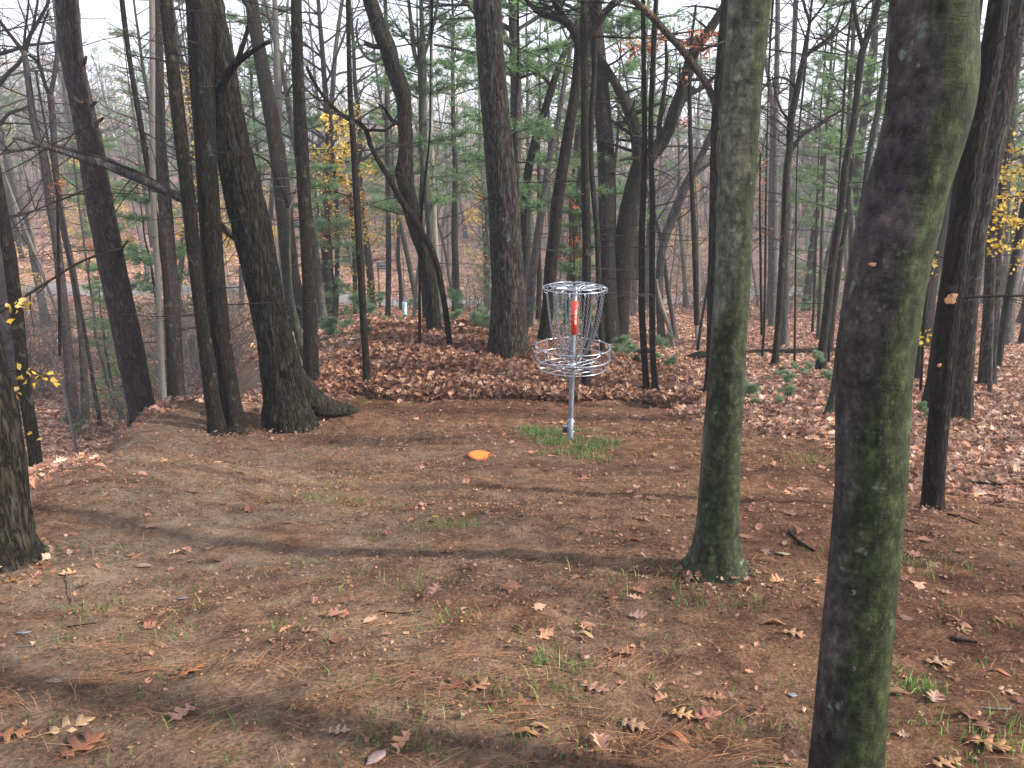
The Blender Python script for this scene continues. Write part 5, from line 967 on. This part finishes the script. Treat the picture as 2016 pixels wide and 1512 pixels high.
# ================================================================ SHADING TREES JUST OUTSIDE THE PICTURE (their shadows fall into it)
for i, (x, y, r_) in enumerate(((7.6, 1.2, .09), (9.5, 3.4, .14), (12.0, .4, .12), (8.8, 5.0, .08), (14, 4.4, .16), (10.2, -1.4, .1), (16.5, 6.5, .15), (6.6, -1.6, .08), (18, 2.0, .15), (13.5, 8.0, .13), (20, -1, .15), (17, -3.4, .15))):
    z = float(terr(x, y)); path = [(0, 0, -.2, r_ * 1.3), (0, 0, .4, r_), (random.gauss(0, .2), random.gauss(0, .2), 4, r_ * .85), (random.gauss(0, .4), random.gauss(0, .4), 9, r_ * .6), (random.gauss(0, .6), random.gauss(0, .6), 14, r_ * .3)]
    A = smooth_path(path, .3); root = empty('bare_tree', (x, y, z), 'bare tree outside the right side of the picture', 'tree', 'trees outside the right side of the picture'); m = MB(); tube(m, A[:, :3], A[:, 3], 14, disp=bark_disp(i, .2)); m.build('trunk', B_OAK, root)
    for q, zz_ in ((len(A) - 1, 0),) + (((int(len(A) * .7), 1),) if i % 3 == 0 else ()):
        o = bpy.data.objects.new('crown', CROWNS[(i + zz_) % 3]); COL.objects.link(o); o.parent = root; o.location = A[q, :3]; o.rotation_euler = (0, 0, i * 1.7 + zz_)

# ================================================================ single leaves and sticks of the foreground
HL = [ # u, v, length m, yaw, kind, colour, label
 (78,1112,.115,.1,'o',(.50,.30,.15),'tan oak leaf lying below the left edge trunk'),
 (28,1145,.13,.9,'o',(.40,.20,.08),'orange brown oak leaf at the left edge, just under the tan one'),
 (135,1436,.17,.75,'o',(.62,.40,.22),'pale tan deeply lobed oak leaf at the bottom left'),
 (160,1478,.18,1.1,'o',(.36,.15,.09),'reddish brown oak leaf beneath the pale tan one at the bottom left'),
 (18,1452,.14,.4,'o',(.42,.19,.10),'brown oak leaf in the bottom left corner'),
 (378,1322,.13,.95,'o',(.45,.19,.08),'narrow orange oak leaf on grey soil in the lower left'),
 (107,1347,.075,.0,'b',(.52,.42,.36),'small whitish curled leaf at lower left'),
 (360,1183,.06,.2,'b',(.36,.33,.38),'small grey lilac leaf on the soil at left'),
 (48,1250,.06,.5,'b',(.35,.38,.44),'small blue grey leaf near the left edge'),
 (270,1100,.15,-.3,'o',(.38,.19,.11),'brown oak leaf in a small heap left of centre, upper one'),
 (283,1118,.11,.1,'b',(.45,.32,.24),'dull pinkish leaf in a small heap left of centre, lower one'),
 (940,1356,.125,.9,'o',(.42,.22,.13),'brown oak leaf with pointed lobes in the lower middle'),
 (1165,1357,.14,-.5,'o',(.40,.22,.16),'pinkish brown oak leaf in the lower middle, right of the pointed one'),
 (1035,1452,.11,-.1,'c',(.42,.2,.10),'rolled up brown leaf at the bottom middle'),
 (1060,1438,.08,-.2,'c',(.5,.3,.17),'thin rolled tan leaf behind the rolled brown one at the bottom middle'),
 (742,1498,.10,1.0,'b',(.45,.33,.32),'pale folded leaf at the bottom edge, left of centre'),
 (1150,1257,.10,-.5,'c',(.48,.36,.20),'yellowish tan rolled leaf in the middle of the lower clearing'),
 (1155,1232,.09,-.3,'b',(.48,.27,.18),'salmon coloured leaf just above the yellowish rolled one'),
 (855,1022,.085,-.4,'m',(.80,.55,.10),'bright yellow maple leaf on the soil in the middle of the clearing'),
 (685,1031,.08,0.,'o',(.50,.30,.18),'tan oak leaf left of the bright yellow maple leaf'),
 (565,1030,.10,-.2,'o',(.44,.2,.13),'reddish oak leaf on grey soil, left part of the clearing'),
 (380,972,.11,.0,'o',(.42,.2,.12),'reddish leaf on the soil near the left ridge'),
 (475,934,.10,.1,'c',(.25,.12,.08),'dark curled leaf on the soil left of the disc'),
 (640,965,.06,.4,'o',(.62,.45,.33),'small pale leaf on the soil left of the disc'),
 (1130,1140,.08,1.2,'o',(.44,.23,.14),'brown oak leaf standing out in the middle of the clearing, right one of two'),
 (1073,1144,.08,.2,'o',(.40,.2,.12),'brown oak leaf standing out in the middle of the clearing, left one of two'),
 (1262,1024,.11,.0,'o',(.52,.30,.2),'pinkish tan oak leaf right of centre, in the sunlit soil'),
 (1250,1068,.08,-.5,'c',(.35,.13,.06),'dark orange curled leaf left of the dark green straight trunk foot'),
 (1520,1232,.13,-.1,'c',(.50,.27,.14),'curled orange brown leaf in front of the closest mossy trunk, left side'),
 (1560,1252,.13,-.4,'o',(.55,.32,.19),'tan oak leaf beside the curled orange brown one, left of the closest trunk'),
 (1540,1092,.09,-.4,'b',(.58,.56,.34),'pale greenish white leaf between the two green mossy trunks'),
 (1340,1412,.11,-.4,'o',(.60,.36,.17),'golden tan oak leaf at the bottom, left of the closest trunk'),
 (1390,1415,.13,.3,'o',(.48,.2,.14),'red brown oak leaf at the bottom, just left of the closest trunk'),
 (1330,1458,.11,-.7,'c',(.42,.17,.08),'orange curled leaf at the bottom, under the golden tan one'),
 (1370,1330,.06,.0,'b',(.42,.27,.2),'small blunt brown leaf left of the closest trunk'),
 (1405,1378,.09,-.2,'o',(.42,.22,.13),'brown oak leaf above the red brown one at the bottom'),
 (1560,1373,.05,-.2,'b',(.42,.40,.46),'small grey lilac leaf left of the closest trunk'),
 (1845,1308,.13,-.2,'o',(.50,.31,.2),'tan oak leaf right of the closest trunk in the lower right'),
 (1765,1368,.10,-.6,'b',(.44,.25,.14),'rounded brown leaf touching the right side of the closest trunk'),
 (1965,1328,.10,-.8,'c',(.44,.19,.12),'red brown curled leaf near the right edge, lower right'),
 (1970,1366,.12,-.5,'o',(.52,.32,.2),'tan oak leaf near the right edge, lower right'),
 (1895,1246,.08,-.3,'o',(.52,.34,.2),'small tan oak leaf right of the closest trunk'),
 (1855,1169,.08,-.5,'o',(.45,.26,.16),'brown oak leaf right of the closest trunk, above the small tan one'),
 (1945,1470,.15,-.6,'o',(.46,.24,.12),'brown oak leaf in the bottom right corner'),
 (1860,1505,.12,.2,'o',(.52,.30,.16),'tan oak leaf at the bottom edge right of the closest trunk'),
 (1245,1432,.12,-.3,'o',(.40,.25,.17),'dull brown oak leaf at the bottom, right of centre'),
 (665,1447,.09,.1,'o',(.55,.38,.27),'speckled pale brown leaf at the bottom left of centre'),
 (605,1245,.09,-.1,'o',(.42,.22,.15),'brown leaf on pale soil left of centre'),
 (1035,985,.08,-.1,'o',(.46,.24,.15),'small brown oak leaf below the basket, left side'),
 (1108,835,.13,-.2,'b',(.62,.42,.20),'yellowish leaf in the grass edge left of the basket post'),
 (1210,838,.13,-.25,'o',(.62,.46,.26),'pale yellow oak leaf on the soil right of the basket post'),
 (1322,836,.14,.05,'b',(.60,.50,.30),'pale leaf on the soil right of the basket, far one'),
 (1075,835,.12,.0,'o',(.52,.3,.18),'pinkish tan leaf behind the grass left of the basket post'),
 (512,921,.07,.1,'b',(.42,.42,.46),'small pale grey leaf on the soil near the dark pair')]
rr = random.Random(404)
CURLO = {'c': 2.6}
for u, v, L, yaw, kd, colr, lb_ in HL:
    g = G(u, v); out = {'o': OAK3, 'b': BEE, 'm': MAP, 'c': BEE}[kd]; V, q = leaf_tmpl(out, rr, .4 if kd != 'c' else .8); L *= .80
    if kd == 'c': y_ = V[:, 1].copy(); an = y_ * 9; V[:, 1] = np.sin(an) * .12; V[:, 2] = (1 - np.cos(an)) * .12 + .02 * V[:, 0]
    V = V * L; m = MB(); m.add(V, q, None, np.array(colr) * .66)
    if kd == 'o': tube(m, [(-.5 * L, 0, V[0, 2] + .001), (-.62 * L, .01 * L, .002), (-.72 * L, .04 * L, .004)], .0012, 5, np.array(colr) * .6)
    tube(m, [(-.5 * L, 0, V[0, 2] + .001), (0, 0, V[len(out) // 2, 2] + .0012), (.45 * L, 0, V[len(out) - 2, 2] + .001)], .0007, 4, np.array(colr) * .6)
    e = 3e-2; gx = float(terr(g[0] + e, g[1]) - terr(g[0] - e, g[1])) / (2 * e); gy = float(terr(g[0], g[1] + e) - terr(g[0], g[1] - e)) / (2 * e)
    o = m.build('fallen_leaf', M_LEAF, None, True, (g[0], g[1], g[2] + .006)); nrm = Vector((-gx, -gy, 1)).normalized(); o.rotation_euler = (nrm.to_track_quat('Z', 'Y') @ Matrix.Rotation(yaw, 3, 'Z').to_quaternion()).to_euler() if False else (Vector((0, 0, 1)).rotation_difference(nrm) @ Matrix.Rotation(yaw, 3, 'Z').to_quaternion()).to_euler()
    md = o.modifiers.new('thick', 'SOLIDIFY'); md.thickness = .0008
    tag(o, lb_, 'leaf')
def stick(label, pxs, w_, mt):
    ps_ = [G(u, v) + [0, 0, .008] for u, v in pxs]; base = ps_[0].copy(); A = smooth_path([[*(p - base), w_ / 2 * (1 - .5 * i / len(ps_))] for i, p in enumerate(ps_)], .02); m = MB(); tube(m, A[:, :3], A[:, 3], 8, disp=bark_disp(3, 0, lump=.15, rough=.2)); o = m.build('stick', mt, None, True, base); tag(o, label, 'stick')
stick('crooked pale twig on grey soil at left, below the left edge trunk', [(130, 1132), (137, 1150), (140, 1172), (145, 1196)], .007, B_GREYTWIG)
stick('thin pale straight twig on the soil in the lower left', [(35, 1277), (70, 1274), (110, 1262), (132, 1256)], .005, B_GREYTWIG)
stick('short dark twig above the thin pale one in the lower left', [(133, 1240), (160, 1236), (190, 1231)], .006, B_DARK)
stick('dark crooked stick lying between the two green mossy trunks', [(1552, 1052), (1568, 1068), (1588, 1080), (1602, 1088)], .02, B_DARK)
stick('thick dark stick on the soil at the right, beyond the slim dark trunk', [(1905, 952), (1940, 956), (1975, 958), (2000, 962)], .022, B_DARK)
stick('thin dark stick behind the slim dark trunk foot at right', [(1865, 1015), (1890, 1022), (1925, 1035)], .014, B_DARK)
stick('short thick dark stick right of the closest trunk, lower right', [(1870, 1262), (1895, 1268), (1922, 1270)], .014, B_DARK)
stick('small dark twig in the lower middle beside the pine needles', [(745, 1208), (790, 1212), (830, 1208)], .006, B_DARK)
stick('brown twig at the bottom right edge of the picture', [(1915, 1398), (1950, 1400), (1990, 1402)], .008, B_GREYTWIG)

fl = MB()
for x0, y0, r0 in FEET:
    if y0 > 15: continue
    n = int(70 + 500 * r0); a = rng.uniform(0, 6.283, n); d = r0 * 1.05 + np.abs(rng.normal(0, .05 + .35 * r0, n)); x = x0 + np.cos(a) * d; y = y0 + np.sin(a) * d
    z = terr(x, y) + np.maximum(0, .03 + r0 * .12 - (d - r0) * .5) * rng.random(n); clear = zone(np.array([x0]), np.array([y0]))[0] < .5
    scatter(fl, T2, np.stack([x, y, z], -1), rng.uniform(.015, .05 if clear else .09, n), .5, litter_cols(n) * .7)
tag(fl.build('foot_litter', M_LEAF, smooth=False), 'brown leaf crumbs and bits of bark gathered round the feet of the trunks', 'litter', None, 'stuff')

# ================================================================ haze
if HAZE > 0:
    hm = bpy.data.materials.new('haze'); hm.use_nodes = True; t_ = hm.node_tree; t_.nodes.remove(t_.nodes['Principled BSDF']); pv = t_.nodes.new('ShaderNodeVolumePrincipled'); pv.inputs['Color'].default_value = (.86, .88, .95, 1); pv.inputs['Density'].default_value = HAZE; pv.inputs['Anisotropy'].default_value = .3
    t_.links.new(pv.outputs[0], t_.nodes['Material Output'].inputs['Volume'])
    zmin = float(ZZ.min()) - 1.2; m = MB(); box(m, (0, 125, (zmin + 32) / 2), (640, 290, 32 - zmin)); o = m.build('haze', hm, smooth=False); tag(o, 'thin pale autumn haze hanging through the woods', 'haze', None, 'stuff')
